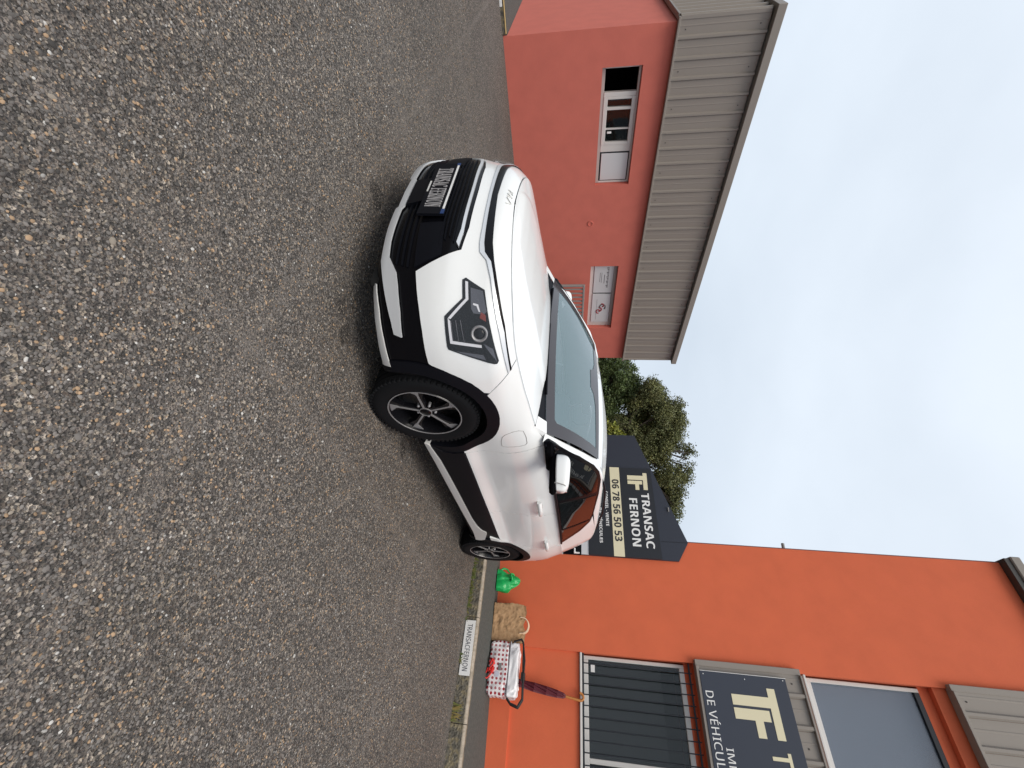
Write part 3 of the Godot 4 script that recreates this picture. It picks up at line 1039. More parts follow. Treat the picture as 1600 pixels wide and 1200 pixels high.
func make_ground() -> void:
	var n_var := FastNoiseLite.new()
	n_var.seed = 5
	n_var.frequency = 0.35
	n_var.fractal_octaves = 4
	var n_fine := FastNoiseLite.new()
	n_fine.seed = 9
	n_fine.frequency = 2.3
	n_fine.fractal_octaves = 3
	var shade := func(x: float, z: float) -> Color:
		var a := n_var.get_noise_2d(x, z)
		var b := n_fine.get_noise_2d(x, z)
		var k := 1.0 + 0.28 * a + 0.13 * b
		return Color(k * (1.02 + .07 * a), k * (1.0 + .0 * a), k * (0.98 - .06 * a))
	var st := begin()
	var xs := [-160.0, -60.0, -30.0, -18.0]
	var x := -13.0
	while x < 9.0:
		xs.append(x)
		x += 0.2
	xs.append_array([9.0, 14.0, 30.0, 60.0, 160.0])
	var zs := [-160.0, -60.0, -30.0, -12.0]
	var z := -9.4
	while z < 6.0:
		zs.append(z)
		z += 0.2
	zs.append_array([6.0, 14.0, 30.0, 60.0, 160.0])
	var nx := xs.size()
	for j in zs.size():
		for i in nx:
			st.set_normal(Vector3(0, 1, .01).normalized())
			st.set_color(shade.call(xs[i], zs[j]))
			st.set_uv(Vector2(xs[i], zs[j]))
			st.add_vertex(Vector3(xs[i], gy(zs[j]), zs[j]))
	for j in zs.size() - 1:
		for i in nx - 1:
			var k := j * nx + i
			for q in [k, k + 1, k + nx + 1, k, k + nx + 1, k + nx]:
				st.add_index(q)
	var m := StandardMaterial3D.new()
	m.vertex_color_use_as_albedo = true
	var ramp := []
	var tones := [Color(0.061,0.055,0.050), Color(0.102,0.088,0.079), Color(0.143,0.125,0.110), Color(0.204,0.176,0.155), Color(0.095,0.086,0.081), Color(0.272,0.234,0.203), Color(0.120,0.099,0.083), Color(0.367,0.305,0.241), Color(0.075,0.068,0.062), Color(0.544,0.468,0.394)]
	var at := [0.0, .16, .30, .42, .54, .66, .73, .82, .86, .97]
	for i in tones.size():
		ramp.append([at[i], tones[i]])
		if i < tones.size() - 1:
			ramp.append([at[i + 1] - 0.002, tones[i]])
	m.albedo_texture = noise_tex(2048, 0.14, ramp, FastNoiseLite.TYPE_CELLULAR, 1, 3, 0.0, FastNoiseLite.RETURN_CELL_VALUE)
	m.normal_enabled = true
	m.normal_texture = noise_tex(2048, 0.14, [], FastNoiseLite.TYPE_CELLULAR, 1, 3, 14.0, FastNoiseLite.RETURN_DISTANCE)
	m.normal_scale = 0.9
	m.roughness = 0.88
	m.uv1_triplanar = true
	m.uv1_world_triplanar = true
	m.uv1_scale = Vector3(0.46, 0.46, 0.46)
	M.asphalt = m
	st.index()
	structure("asphalt_ground", st.commit(), m, "coarse grey brown asphalt of the yard")

	# the coarse stones of the surfacing, standing a little proud
	var shapes := []
	for v in 1:
		var s2 := begin()
		var ico := SphereMesh.new()
		ico.radial_segments = 6
		ico.rings = 2
		ico.radius = 1.0
		ico.height = 1.4
		s2.append_from(ico, 0, Transform3D())
		shapes.append(s2.commit())
	var sm := StandardMaterial3D.new()
	sm.vertex_color_use_as_albedo = true
	sm.roughness = 0.75
	var buf := PackedFloat32Array()
	var r := RandomNumberGenerator.new()
	r.seed = 77
	var count := 0
	var patch := FastNoiseLite.new()
	patch.seed = 31
	patch.frequency = 1.1
	for t in 1050000:
		var px := r.randf_range(-6.2, 3.4)
		var pz := r.randf_range(-5.4, 0.2)
		var d := Vector2(px, pz).length()
		var keep := clampf(1.22 - d / 6.2, 0.0, 1.0)
		if d < 0.55 or r.randf() > keep * (0.85 + 0.15 * patch.get_noise_2d(px, pz)):
			continue
		var ang := atan2(px, -pz)
		if ang > 0.36 or ang < -1.75:
			continue
		var sc := 0.0022 + 0.0034 * pow(r.randf(), 2.3)
		if r.randf() < 0.02:
			sc *= 1.6
		var tone := r.randf()
		var c: Color
		if tone < 0.80:
			var g := r.randf_range(.03, .175)
			c = Color(g * 1.06, g * .97, g * .90)
		elif tone < 0.91:
			var g2 := r.randf_range(.12, .25)
			c = Color(g2 * 1.1, g2 * .95, g2 * .78)
		elif tone < 0.985:
			var g3 := r.randf_range(.20, .38)
			c = Color(g3, g3 * .68, g3 * .42)
		else:
			var g4 := r.randf_range(.28, .48)
			c = Color(g4, g4 * .97, g4 * .92)
		var wear := 1.0 + 0.26 * n_var.get_noise_2d(px, pz) + 0.12 * n_fine.get_noise_2d(px, pz)
		c = Color(c.r * wear, c.g * wear, c.b * wear)
		for sp in SPOTS:
			var dd: float = Vector2(px - sp[0], pz - sp[1]).length() / sp[2] + .5 * patch.get_noise_2d(px * 9.0, pz * 9.0)
			if dd < 1.0:
				c = c.lerp(Color(.012, .011, .010), clampf((1.0 - dd) * 3.0, 0.0, .9))
		var b := Basis.from_euler(Vector3(r.randf_range(-.3, .3), r.randf_range(0, TAU), r.randf_range(-.3, .3))) * Basis.from_scale(Vector3(sc * r.randf_range(.9, 1.5), sc * r.randf_range(.55, .9), sc * r.randf_range(.8, 1.1)))
		var o := Vector3(px, gy(pz) + sc * r.randf_range(-.20, .35), pz)
		buf.append_array(PackedFloat32Array([b.x.x, b.y.x, b.z.x, o.x, b.x.y, b.y.y, b.z.y, o.y, b.x.z, b.y.z, b.z.z, o.z, c.r, c.g, c.b, 1.0]))
		count += 1
	var mm := MultiMesh.new()
	mm.transform_format = MultiMesh.TRANSFORM_3D
	mm.use_colors = true
	mm.mesh = shapes[0]
	mm.instance_count = count
	mm.buffer = buf
	var mi := MultiMeshInstance3D.new()
	mi.name = "asphalt_stones"
	mi.multimesh = mm
	mi.material_override = sm
	add_child(mi, true)
	mi.set_meta("kind", "stuff")
	mi.set_meta("label", "small grey, tan and white stones set in the asphalt")
	mi.set_meta("category", "stones")
	print("stones ", count)

	# right kerb: worn concrete stones in front of the grey pavement
	var km := mat(Color.WHITE, 0.9)
	km.albedo_color = Color.WHITE
	km.albedo_texture = noise_tex(1024, 0.012, [[0.0, Color(.05,.047,.04)], [0.4, Color(.12,.11,.09)], [0.55, Color(.17,.15,.115)], [0.7, Color(.20,.165,.10)], [1.0, Color(.28,.25,.19)]], FastNoiseLite.TYPE_SIMPLEX_SMOOTH, 6, 41)
	km.normal_enabled = true
	km.normal_texture = noise_tex(512, 0.06, [], FastNoiseLite.TYPE_SIMPLEX_SMOOTH, 4, 43, 6.0)
	km.uv1_triplanar = true
	km.uv1_world_triplanar = true
	km.uv1_scale = Vector3(.9, .9, .9)
	M.kerb = km
	var worn := km.duplicate() as StandardMaterial3D
	worn.albedo_texture = noise_tex(512, 0.02, [[0.0, Color(.20,.17,.13)], [0.5, Color(.36,.31,.25)], [1.0, Color(.48,.42,.35)]], FastNoiseLite.TYPE_SIMPLEX_SMOOTH, 5, 47)
	var kerb := Node3D.new()
	kerb.name = "kerb"
	add_child(kerb, true)
	kerb.set_meta("kind", "structure")
	kerb.set_meta("label", "worn concrete kerb in front of the orange building")
	var x0 := -9.0
	var lens := [1.0, 1.0, 1.0, 1.0, 1.0, 1.02, 1.0, 1.0, .98, 1.0, 1.0, 1.0, 1.0, 1.0, 1.0]
	for i in lens.size():
		var x1: float = x0 + lens[i] - 0.006
		var yt := func(xx: float) -> float: return 0.182 + (xx + 1.0) * 0.011
		var ks := begin()
		var zf := -5.47
		var zb := -5.60
		var zig := 0.004 * sin(i * 2.3)
		var A := [Vector3(x0, -.05, zf + zig), Vector3(x0, yt.call(x0) - .022, zf - .012 + zig), Vector3(x0, yt.call(x0), zf - .034 + zig), Vector3(x0, yt.call(x0), zb), Vector3(x0, -.05, zb)]
		var Bq := [Vector3(x1, -.05, zf + zig), Vector3(x1, yt.call(x1) - .022, zf - .012 + zig), Vector3(x1, yt.call(x1), zf - .034 + zig), Vector3(x1, yt.call(x1), zb), Vector3(x1, -.05, zb)]
		var N := [Vector3(0, .06, 1), Vector3(0, .6, .8), Vector3(0, 1, 0), Vector3(0, 0, -1)]
		for k in 4:
			quad(ks, A[k], A[k + 1], Bq[k + 1], Bq[k], N[k])
		for k in [1, 2, 3]:
			tri(ks, A[0], A[k], A[k + 1], Vector3(-1, 0, 0))
			tri(ks, Bq[0], Bq[k], Bq[k + 1], Vector3(1, 0, 0))
		part("kerb_stone", ks.commit(), km, kerb)
		var ke := begin()
		var nn := Vector3(0, .8, .6)
		quad(ke, A[1] + Vector3(0, -.004, .003), A[2] + Vector3(0, .003, .0), Bq[2] + Vector3(0, .003, .0), Bq[1] + Vector3(0, -.004, .003), nn)
		quad(ke, A[2] + Vector3(0, .003, .0), A[2] + Vector3(0, .003, -.03), Bq[2] + Vector3(0, .003, -.03), Bq[2] + Vector3(0, .003, .0), Vector3.UP)
		part("kerb_edge", ke.commit(), worn, kerb)
		x0 += lens[i]
	var pm := mat(Color.WHITE, 0.85)
	pm.albedo_color = Color.WHITE
	pm.albedo_texture = noise_tex(1024, 0.02, [[0.0, Color(.055,.060,.055)], [0.5, Color(.078,.083,.078)], [1.0, Color(.11,.112,.10)]], FastNoiseLite.TYPE_SIMPLEX_SMOOTH, 6, 51)
	pm.normal_enabled = true
	pm.normal_texture = noise_tex(512, 0.15, [], FastNoiseLite.TYPE_SIMPLEX_SMOOTH, 2, 53, 5.0)
	pm.uv1_triplanar = true
	pm.uv1_world_triplanar = true
	M.pavement = pm
	var ps := begin()
	var steps := 16
	for i in steps:
		var xa := lerpf(-9.0, 6.0, float(i) / steps)
		var xb := lerpf(-9.0, 6.0, float(i + 1) / steps)
		var front := func(xx: float) -> float: return 0.176 + (xx + 1.0) * 0.011
		var back := func(xx: float) -> float: return 0.222 + (xx + 1.0) * 0.036
		quad(ps, Vector3(xa, front.call(xa), -5.60), Vector3(xb, front.call(xb), -5.60), Vector3(xb, back.call(xb), -6.72), Vector3(xa, back.call(xa), -6.72), Vector3(0, 1, .04).normalized())
	structure("pavement", ps.commit(), pm, "smooth grey pavement strip below the orange wall")
	# left corner: low kerb and dark pavement past the red building
	var lk := Node3D.new()
	lk.name = "kerb"
	add_child(lk, true)
	lk.set_meta("kind", "structure")
	lk.set_meta("label", "low mossy kerb running off the corner of the red building")
	var edge := mat(Color(.42, .30, .13), 0.9)
	for i in 8:
		var za := -1.57 + i * 0.9
		part("kerb_stone", boxmesh(Vector3(-8.86, -.2, za), Vector3(-8.75, .055, za + .894), .012), km, lk)
		part("kerb_edge", boxmesh(Vector3(-8.80, .045, za + .003), Vector3(-8.742, .062, za + .89), .006), edge, lk)
	structure("pavement", boxmesh(Vector3(-30.0, -.3, -1.62), Vector3(-8.86, .060, 9.0)), pm, "dark pavement beside the end of the red building")

# ---------------------------------------------------------------- buildings
func cladding(parent: Node, o: Vector3, x: Vector3, y: Vector3, width: float, height: float, n: int, rib: float = 0.03) -> void:
	# each sheet: flat pan with a trapezoid rib at its far edge, laid along x
	var nn := x.cross(y).normalized()
	var w := width / n
	for i in n:
		var st := begin()
		var prof := [Vector2(0, 0), Vector2(w * .30, 0), Vector2(w * .32, .004), Vector2(w * .36, .004), Vector2(w * .38, 0), Vector2(w - .070, 0), Vector2(w - .052, rib), Vector2(w - .022, rib), Vector2(w - .002, 0)]
		for k in prof.size() - 1:
			var a: Vector3 = o + x * (i * w + prof[k].x) + nn * prof[k].y
			var b: Vector3 = o + x * (i * w + prof[k + 1].x) + nn * prof[k + 1].y
			var d: Vector2 = (prof[k + 1] - prof[k]).normalized()
			quad(st, a, b, b + y * height, a + y * height, (nn * d.x - x * d.y).normalized())
			quad(st, a, b, b - nn * .0 + nn * -.012, a + nn * -.012, -y)
		part("cladding_sheet", st.commit(), M.clad, parent)
		if i % 2 == 0:
			for hh in [.10, height - .12]:
				var sc := begin()
				var ctr: Vector3 = o + x * (i * w + w * .5) + y * hh
				box(sc, ctr - Vector3.ONE * .008, ctr + Vector3.ONE * .008, .003)
				part("screw", sc.commit(), M.clad_dark, parent)

func make_red() -> void:
	var b := thing("red_building", "low terracotta red building with a broad grey metal fascia, left of the car", "building", Vector3(-8.8, 0, -5.4))
	var P := Vector3(8.8, 0, 5.4)
	var fx := -8.8
	# wall with its two window openings
	var st := begin()
	var wins := [[-4.13, -2.133, 1.655, 2.325], [-8.085, -6.085, 1.68, 2.335]]
	var bands := [[-9.28, -8.085], [-6.085, -4.13], [-2.133, -1.6]]
	for q in bands:
		box(st, P + Vector3(fx - .22, -.25, q[0]), P + Vector3(fx, 2.83, q[1]))
	for wv in wins:
		box(st, P + Vector3(fx - .22, -.25, wv[0]), P + Vector3(fx, wv[2], wv[1]))
		box(st, P + Vector3(fx - .22, wv[3], wv[0]), P + Vector3(fx, 2.83, wv[1]))
	box(st, P + Vector3(-19.0, -.25, -1.82), P + Vector3(fx - .22, 2.83, -1.602))
	box(st, P + Vector3(-19.0, -.25, -9.28), P + Vector3(fx - .22, 2.83, -9.08))
	box(st, P + Vector3(-19.2, -.25, -9.28), P + Vector3(-19.0, 2.83, -1.6))
	part("wall", st.commit(), M.red, b)
	part("flat_roof", boxmesh(P + Vector3(-19.2, 2.84, -9.2), P + Vector3(-8.9, 3.0, -1.7)), M.clad_dark, b)
	var side_wall := Node3D.new()
	side_wall.name = "metal_fascia"
	b.add_child(side_wall, true)
	part("backing", boxmesh(P + Vector3(-19.2, 2.79, -9.28), P + Vector3(-8.765, 4.12, -1.585)), M.clad_dark, side_wall)
	cladding(side_wall, P + Vector3(-8.735, 2.80, -1.56), Vector3(0, 0, -1), Vector3.UP, 7.72, 1.33, 28)
	cladding(side_wall, P + Vector3(-13.2, 2.80, -1.545), Vector3(1, 0, 0), Vector3.UP, 4.46, 1.33, 18, .04)
	part("bottom_trim", boxmesh(P + Vector3(-8.79, 2.765, -9.3), P + Vector3(-8.69, 2.80, -1.53), .004), M.clad, side_wall)
	part("bottom_trim", boxmesh(P + Vector3(-19.2, 2.765, -1.585), P + Vector3(-8.79, 2.80, -1.50), .004), M.clad, side_wall)
	part("corner_trim", boxmesh(P + Vector3(-8.78, 2.80, -1.575), P + Vector3(-8.722, 4.12, -1.522), .004), M.clad, side_wall)
	part("coping", boxmesh(P + Vector3(-8.95, 4.155, -9.33), P + Vector3(-8.62, 4.285, -1.47), .006), M.clad, b)
	part("coping", boxmesh(P + Vector3(-19.3, 4.155, -1.75), P + Vector3(-8.95, 4.285, -1.47), .006), M.clad, b)
	# first window: one open leaf, one glazed leaf, one blank panel
	var win := Node3D.new()
	win.name = "window"
	b.add_child(win, true)
	var bx := func(called: String, z0: float, z1: float, y0: float, y1: float, x0: float, x1: float, m: Material, par: Node) -> void:
		part(called, boxmesh(P + Vector3(x0, y0, minf(z0, z1)), P + Vector3(x1, y1, maxf(z0, z1)), .005), m, par)
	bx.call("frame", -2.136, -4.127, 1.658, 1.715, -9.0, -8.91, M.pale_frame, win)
	bx.call("frame", -2.136, -4.127, 2.285, 2.322, -9.0, -8.91, M.white_frame, win)
	bx.call("frame", -2.136, -2.175, 1.717, 2.283, -9.0, -8.91, M.white_frame, win)
	bx.call("frame", -4.09, -4.127, 1.717, 2.283, -9.0, -8.91, M.white_frame, win)
	bx.call("frame", -2.53, -2.60, 1.717, 2.283, -9.0, -8.905, M.white_frame, win)
	bx.call("frame", -3.40, -3.53, 1.717, 2.283, -9.0, -8.908, M.white_frame, win)
	bx.call("casement", -2.60, -3.40, 1.717, 1.79, -8.985, -8.90, M.white_frame, win)
	bx.call("casement", -2.60, -3.40, 2.215, 2.283, -8.985, -8.90, M.white_frame, win)
	bx.call("casement", -2.60, -2.64, 1.79, 2.215, -8.985, -8.90, M.white_frame, win)
	bx.call("casement", -3.35, -3.40, 1.79, 2.215, -8.985, -8.90, M.white_frame, win)
	bx.call("casement", -2.765, -2.81, 1.79, 2.215, -8.984, -8.903, M.white_frame, win)
	bx.call("glazing_bar", -3.115, -3.14, 1.79, 2.215, -8.975, -8.915, M.white_frame, win)
	bx.call("handle", -3.17, -3.20, 1.82, 1.90, -8.93, -8.895, M.white_letter, win)
	bx.call("pane", -2.64, -3.35, 1.79, 2.215, -8.952, -8.946, M.pane, win)
	bx.call("blank_panel", -3.56, -4.07, 1.745, 2.262, -8.93, -8.902, M.panel_white, win)
	bx.call("panel_joint", -3.53, -4.09, 1.717, 2.283, -8.96, -8.922, M.bar, win)
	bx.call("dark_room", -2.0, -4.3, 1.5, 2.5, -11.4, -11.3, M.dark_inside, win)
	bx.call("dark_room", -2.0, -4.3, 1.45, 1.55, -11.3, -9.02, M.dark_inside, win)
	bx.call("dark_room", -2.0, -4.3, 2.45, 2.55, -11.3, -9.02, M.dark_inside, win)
	# second window: two white leaves with printed signs
	var w2 := Node3D.new()
	w2.name = "window"
	b.add_child(w2, true)
	bx.call("frame", -6.088, -8.082, 1.683, 1.77, -9.0, -8.915, M.white_frame, w2)
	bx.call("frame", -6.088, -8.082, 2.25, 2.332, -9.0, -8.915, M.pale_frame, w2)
	bx.call("frame", -7.95, -8.082, 1.77, 2.25, -9.0, -8.915, M.white_frame, w2)
	bx.call("window_panel", -6.095, -6.955, 1.78, 2.245, -8.96, -8.90, M.panel_white, w2)
	bx.call("window_panel", -6.995, -7.945, 1.775, 2.24, -8.955, -8.895, M.panel_white, w2)
	bx.call("panel_joint", -6.955, -6.995, 1.775, 2.245, -8.95, -8.92, M.bar, w2)
	bx.call("panel_joint", -7.945, -7.953, 1.80, 2.22, -8.95, -8.905, M.bar, w2)
	var grey_ink := mat(Color(.14, .13, .14), .6)
	var red_ink := mat(Color(.30, .03, .04), .6)
	for ln in [[2.085, 2.14, 14, -6.19, -6.80], [2.03, 2.045, 1, -6.40, -6.66], [1.965, 1.975, 1, -6.34, -6.64], [1.925, 1.935, 1, -6.34, -6.62]]:
		for k in ln[2]:
			var zw: float = (ln[4] - ln[3]) / ln[2]
			bx.call("print_line", ln[3] + zw * k, ln[3] + zw * (k + (.62 if ln[2] > 1 else 1.0)), ln[0] + (.012 * (k % 3) if ln[2] > 1 else 0.0), ln[1], -8.901, -8.897, grey_ink, w2)
	# a small red and grey emblem of loops
	var loops := [[-7.42, 2.06, .075, 40.0, 300.0], [-7.50, 1.985, .055, -20.0, 200.0], [-7.57, 1.955, .05, 100.0, 380.0], [-7.36, 2.05, .04, 0.0, 220.0]]
	for k in loops.size():
		var lp = loops[k]
		var v := PackedVector3Array()
		for i in 13:
			var an := deg_to_rad(lerpf(lp[3], lp[4], i / 12.0))
			v.append(P + Vector3(-8.894, lp[1] + lp[2] * sin(an), lp[0] - lp[2] * 1.2 * cos(an)))
		part("emblem_loop", tubemesh(v, .016, 6), red_ink if k != 0 else grey_ink, w2)
	bx.call("print_line", -7.16, -7.86, 1.90, 1.906, -8.896, -8.893, grey_ink, w2)
	# round vent and its ring
	var vr := begin()
	lathe(vr, V2([.0,.062, .012,.060, .014,.048, .004,.046, .002,.0]), 24)
	var vent := part("wall_vent", vr.commit(), M.red, b)
	vent.position = P + Vector3(-8.799, 1.607, -4.97)
	# pale flue pipe end behind the far corner
	part("rear_trim", boxmesh(P + Vector3(-9.1, 2.35, -9.42), P + Vector3(-8.95, 2.76, -9.29), .01), M.panel_white, b)

	# the grey bar railing that leans near the red wall
	var f := thing("metal_railing", "grey metal railing of upright bars against the red wall, behind the bonnet", "railing", Vector3(-8.5, 0, -7.3))
	var Q := Vector3(8.5, 0, 7.3)
	part("top_rail", boxmesh(Q + Vector3(-8.53, 1.50, -8.9), Q + Vector3(-8.47, 1.55, -6.40), .006), M.steel, f)
	part("bottom_rail", boxmesh(Q + Vector3(-8.52, .12, -8.9), Q + Vector3(-8.48, .16, -6.40), .006), M.steel, f)
	for z in [-6.42, -8.88]:
		part("post", boxmesh(Q + Vector3(-8.53, .0, z - .025), Q + Vector3(-8.47, 1.5, z + .025), .006), M.steel, f)
	for i in 19:
		var z := -6.53 - i * .122
		part("bar", boxmesh(Q + Vector3(-8.515, .16, z - .016), Q + Vector3(-8.485, 1.50, z + .016), .004), M.steel, f)

func make_orange() -> void:
	var b := thing("orange_building", "tall orange rendered building with grey metal panels between its windows", "building", Vector3(1.0, 0, -6.7))
	var P := Vector3(-1.0, 0, 6.7)
	var zf := -6.7
	var BL := -0.905
	var BR := 2.10
	var st := begin()
	var wb := func(x0: float, x1: float, y0: float, y1: float, z0: float, z1: float) -> void:
		box(st, P + Vector3(x0, y0, z0), P + Vector3(x1, y1, z1))
	wb.call(-2.478, BL, -.1, 7.22, zf - .3, zf)
	wb.call(BR, 4.6, -.1, 7.22, zf - .3, zf)
	wb.call(BL, BR, -.1, .515, zf - .3, zf + .004)
	wb.call(BL, BR, .515, 1.392, zf - .3, zf - .035)
	wb.call(BL, BR, 2.86, 4.17, zf - .3, zf - .035)
	wb.call(BL, BR, 5.64, 7.22, zf - .3, zf - .035)
	wb.call(-2.478, -2.18, -.1, 7.22, -14.0, zf - .3)
	wb.call(4.3, 4.6, -.1, 7.22, -14.0, zf - .3)
	wb.call(-2.478, 4.6, -.1, 7.22, -14.3, -14.0)
	part("wall", st.commit(), M.orange, b)
	# lintel soffits over the windows
	part("lintel", boxmesh(P + Vector3(BL, 2.75, zf - .30), P + Vector3(BR, 2.858, zf - .11)), M.orange, b)
	part("lintel", boxmesh(P + Vector3(BL, 5.52, zf - .30), P + Vector3(BR, 5.638, zf - .11)), M.orange, b)
	part("flat_roof", boxmesh(P + Vector3(-2.45, 7.22, -14.2), P + Vector3(4.6, 7.30, -6.8)), M.clad_dark, b)
	var eave := Node3D.new()
	eave.name = "eave"
	b.add_child(eave, true)
	part("soffit", boxmesh(P + Vector3(-2.51, 7.225, -6.9), P + Vector3(4.7, 7.29, -6.60), .004), M.clad_dark, eave)
	part("gutter", boxmesh(P + Vector3(-2.53, 7.295, -6.9), P + Vector3(4.7, 7.42, -6.575), .012), M.clad, eave)
	part("corner_flashing", boxmesh(P + Vector3(-2.487, 3.0, -6.72), P + Vector3(-2.474, 7.22, -6.697), .001), mat(Color(.16, .06, .05), .6), b)
	part("pipe_stub", tubemesh(PackedVector3Array([P + Vector3(-2.47, 4.44, -6.78), P + Vector3(-2.585, 4.455, -6.78)]), .022, 10), M.steel, b)
	# barred window
	var bx := func(called: String, x0: float, x1: float, y0: float, y1: float, z0: float, z1: float, m: Material, par: Node) -> void:
		part(called, boxmesh(P + Vector3(x0, y0, z0), P + Vector3(x1, y1, z1), .005), m, par)
	for k in 2:
		var win := Node3D.new()
		win.name = "window"
		b.add_child(win, true)
		var y0 := 1.395 if k == 0 else 4.172
		var yt := 2.748 if k == 0 else 5.518
		var zz := zf - .10
		bx.call("frame", BL + .02, BL + .062, y0 + .03, yt, zz - .05, zz, M.white_frame, win)
		bx.call("sill", BL + .0, BR, y0, y0 + .028, zz - .06, zf - .002, M.white_frame, win)
		bx.call("frame", BL + .062, BR, y0 + .03, y0 + .115, zz - .05, zz, M.white_frame, win)
		bx.call("frame", BL + .062, BR, yt - .062, yt, zz - .05, zz, M.white_frame if k == 0 else M.bar, win)
		for m in [.16, 1.16]:
			bx.call("frame", m, m + .05, y0 + .115, yt - .062, zz - .05, zz - .002, M.white_frame, win)
		var xs := [BL + .062, .16, .21, 1.16, 1.21, BR]
		for i in 3:
			bx.call("pane", xs[i * 2], xs[i * 2 + 1], y0 + .115, yt - .062, zz - .032, zz - .026, M.pane if k == 0 else M.pane_sky_haze, win)
		if k == 0:
			bx.call("reflection_panel", BL + .07, BR, y0 + .10, 2.47, zz - .14, zz - .13, M.reflection_panel, win)  # added panel behind the glass, painted as its grey reflection
			bx.call("sticker", BL + .118, BL + .20, 1.545, 1.598, zz - .025, zz - .022, M.white_letter, win)
		else:
			bx.call("reflection_panel", BL + .07, BR, y0 + .10, yt, zz - .14, zz - .13, M.reflection_panel_pale, win)  # added pale panel, lightens the glass as reflected sky would
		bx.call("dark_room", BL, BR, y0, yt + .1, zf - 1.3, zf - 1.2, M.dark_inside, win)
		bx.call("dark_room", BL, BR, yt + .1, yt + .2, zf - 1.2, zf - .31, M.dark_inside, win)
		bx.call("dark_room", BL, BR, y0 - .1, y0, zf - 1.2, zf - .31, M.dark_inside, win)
	var grille := Node3D.new()
	grille.name = "window_bars"
	b.add_child(grille, true)
	for i in 26:
		var x := -.905 + .1133 * (i + 1)
		part("bar", tubemesh(PackedVector3Array([P + Vector3(x, 1.44, zf - .045), P + Vector3(x, 2.83, zf - .045)]), .0075, 6), M.bar, grille)
	for yy in [1.44, 2.80]:
		bx.call("bar", BL, BR, yy - .012, yy + .012, zf - .058, zf - .046, M.bar, grille)
	# grey metal panels
	for k in 2:
		var pn := Node3D.new()
		pn.name = "metal_panel"
		b.add_child(pn, true)
		var y0 := 2.872 if k == 0 else 5.80
		var hh := 1.235 if k == 0 else 1.30
		cladding(pn, P + Vector3(-.935, y0, zf + .055), Vector3.RIGHT, Vector3.UP, 3.07, hh, 10, .028)
		part("edge_trim", boxmesh(P + Vector3(-.945, y0 - .012, zf - .03), P + Vector3(-.875, y0 + hh + .01, zf + .064), .004), M.clad, pn)
		part("edge_trim", boxmesh(P + Vector3(-.875, y0 - .014, zf - .03), P + Vector3(2.14, y0 + .022, zf + .088), .004), M.clad, pn)
		part("edge_trim", boxmesh(P + Vector3(-.875, y0 + hh - .012, zf - .03), P + Vector3(2.14, y0 + hh + .012, zf + .092), .004), M.clad, pn)

	# sign board on the lower grey panel
	var s := thing("sign_board", "dark slate sign board with a cream TF emblem between the two windows", "sign", Vector3(.65, 2.889, -6.6))
	var S := Vector3(-.65, -2.889, 6.6)
	part("board", boxmesh(S + Vector3(-.822, 2.892, -6.612), S + Vector3(2.02, 3.905, -6.605), .002), M.sign_dark, s)
	part("board_edge", boxmesh(S + Vector3(-.828, 2.892, -6.612), S + Vector3(-.8225, 3.91, -6.603), .001), M.white_letter, s)
	var o := S + Vector3(0, 0, -6.6048)
	part("emblem_stroke", platemesh(V2([-.703,3.653, -.703,3.743, -.213,3.743, -.213,3.653, -.507,3.653, -.507,3.228, -.612,3.228, -.612,3.653]), o, Vector3.RIGHT, Vector3.UP, .004), M.cream, s)
	part("emblem_stroke", platemesh(V2([-.480,3.228, -.480,3.628, -.373,3.628, -.373,3.538, -.214,3.538, -.214,3.447, -.373,3.447, -.373,3.228]), o, Vector3.RIGHT, Vector3.UP, .004), M.cream, s)
	lettering("TRANSAC FERNON", s, M.cream, o + Vector3(-.105, 3.545, 0), Vector3.RIGHT, Vector3.UP, 2.02, .215)
	lettering("DE VÉHICULES", s, M.white_letter, o + Vector3(-.617, 2.925, 0), Vector3.RIGHT, Vector3.UP, .86, .118, false)
	lettering("IMP", s, M.white_letter, o + Vector3(-.091, 3.058, 0), Vector3.RIGHT, Vector3.UP, .21, .078, false)
	for q in [[-.79, 2.93], [-.80, 3.87], [-.775, 3.42]]:
		var sc := begin()
		box(sc, o + Vector3(q[0] - .006, q[1] - .006, 0), o + Vector3(q[0] + .006, q[1] + .006, .006), .003)
		part("screw", sc.commit(), M.white_letter, s)

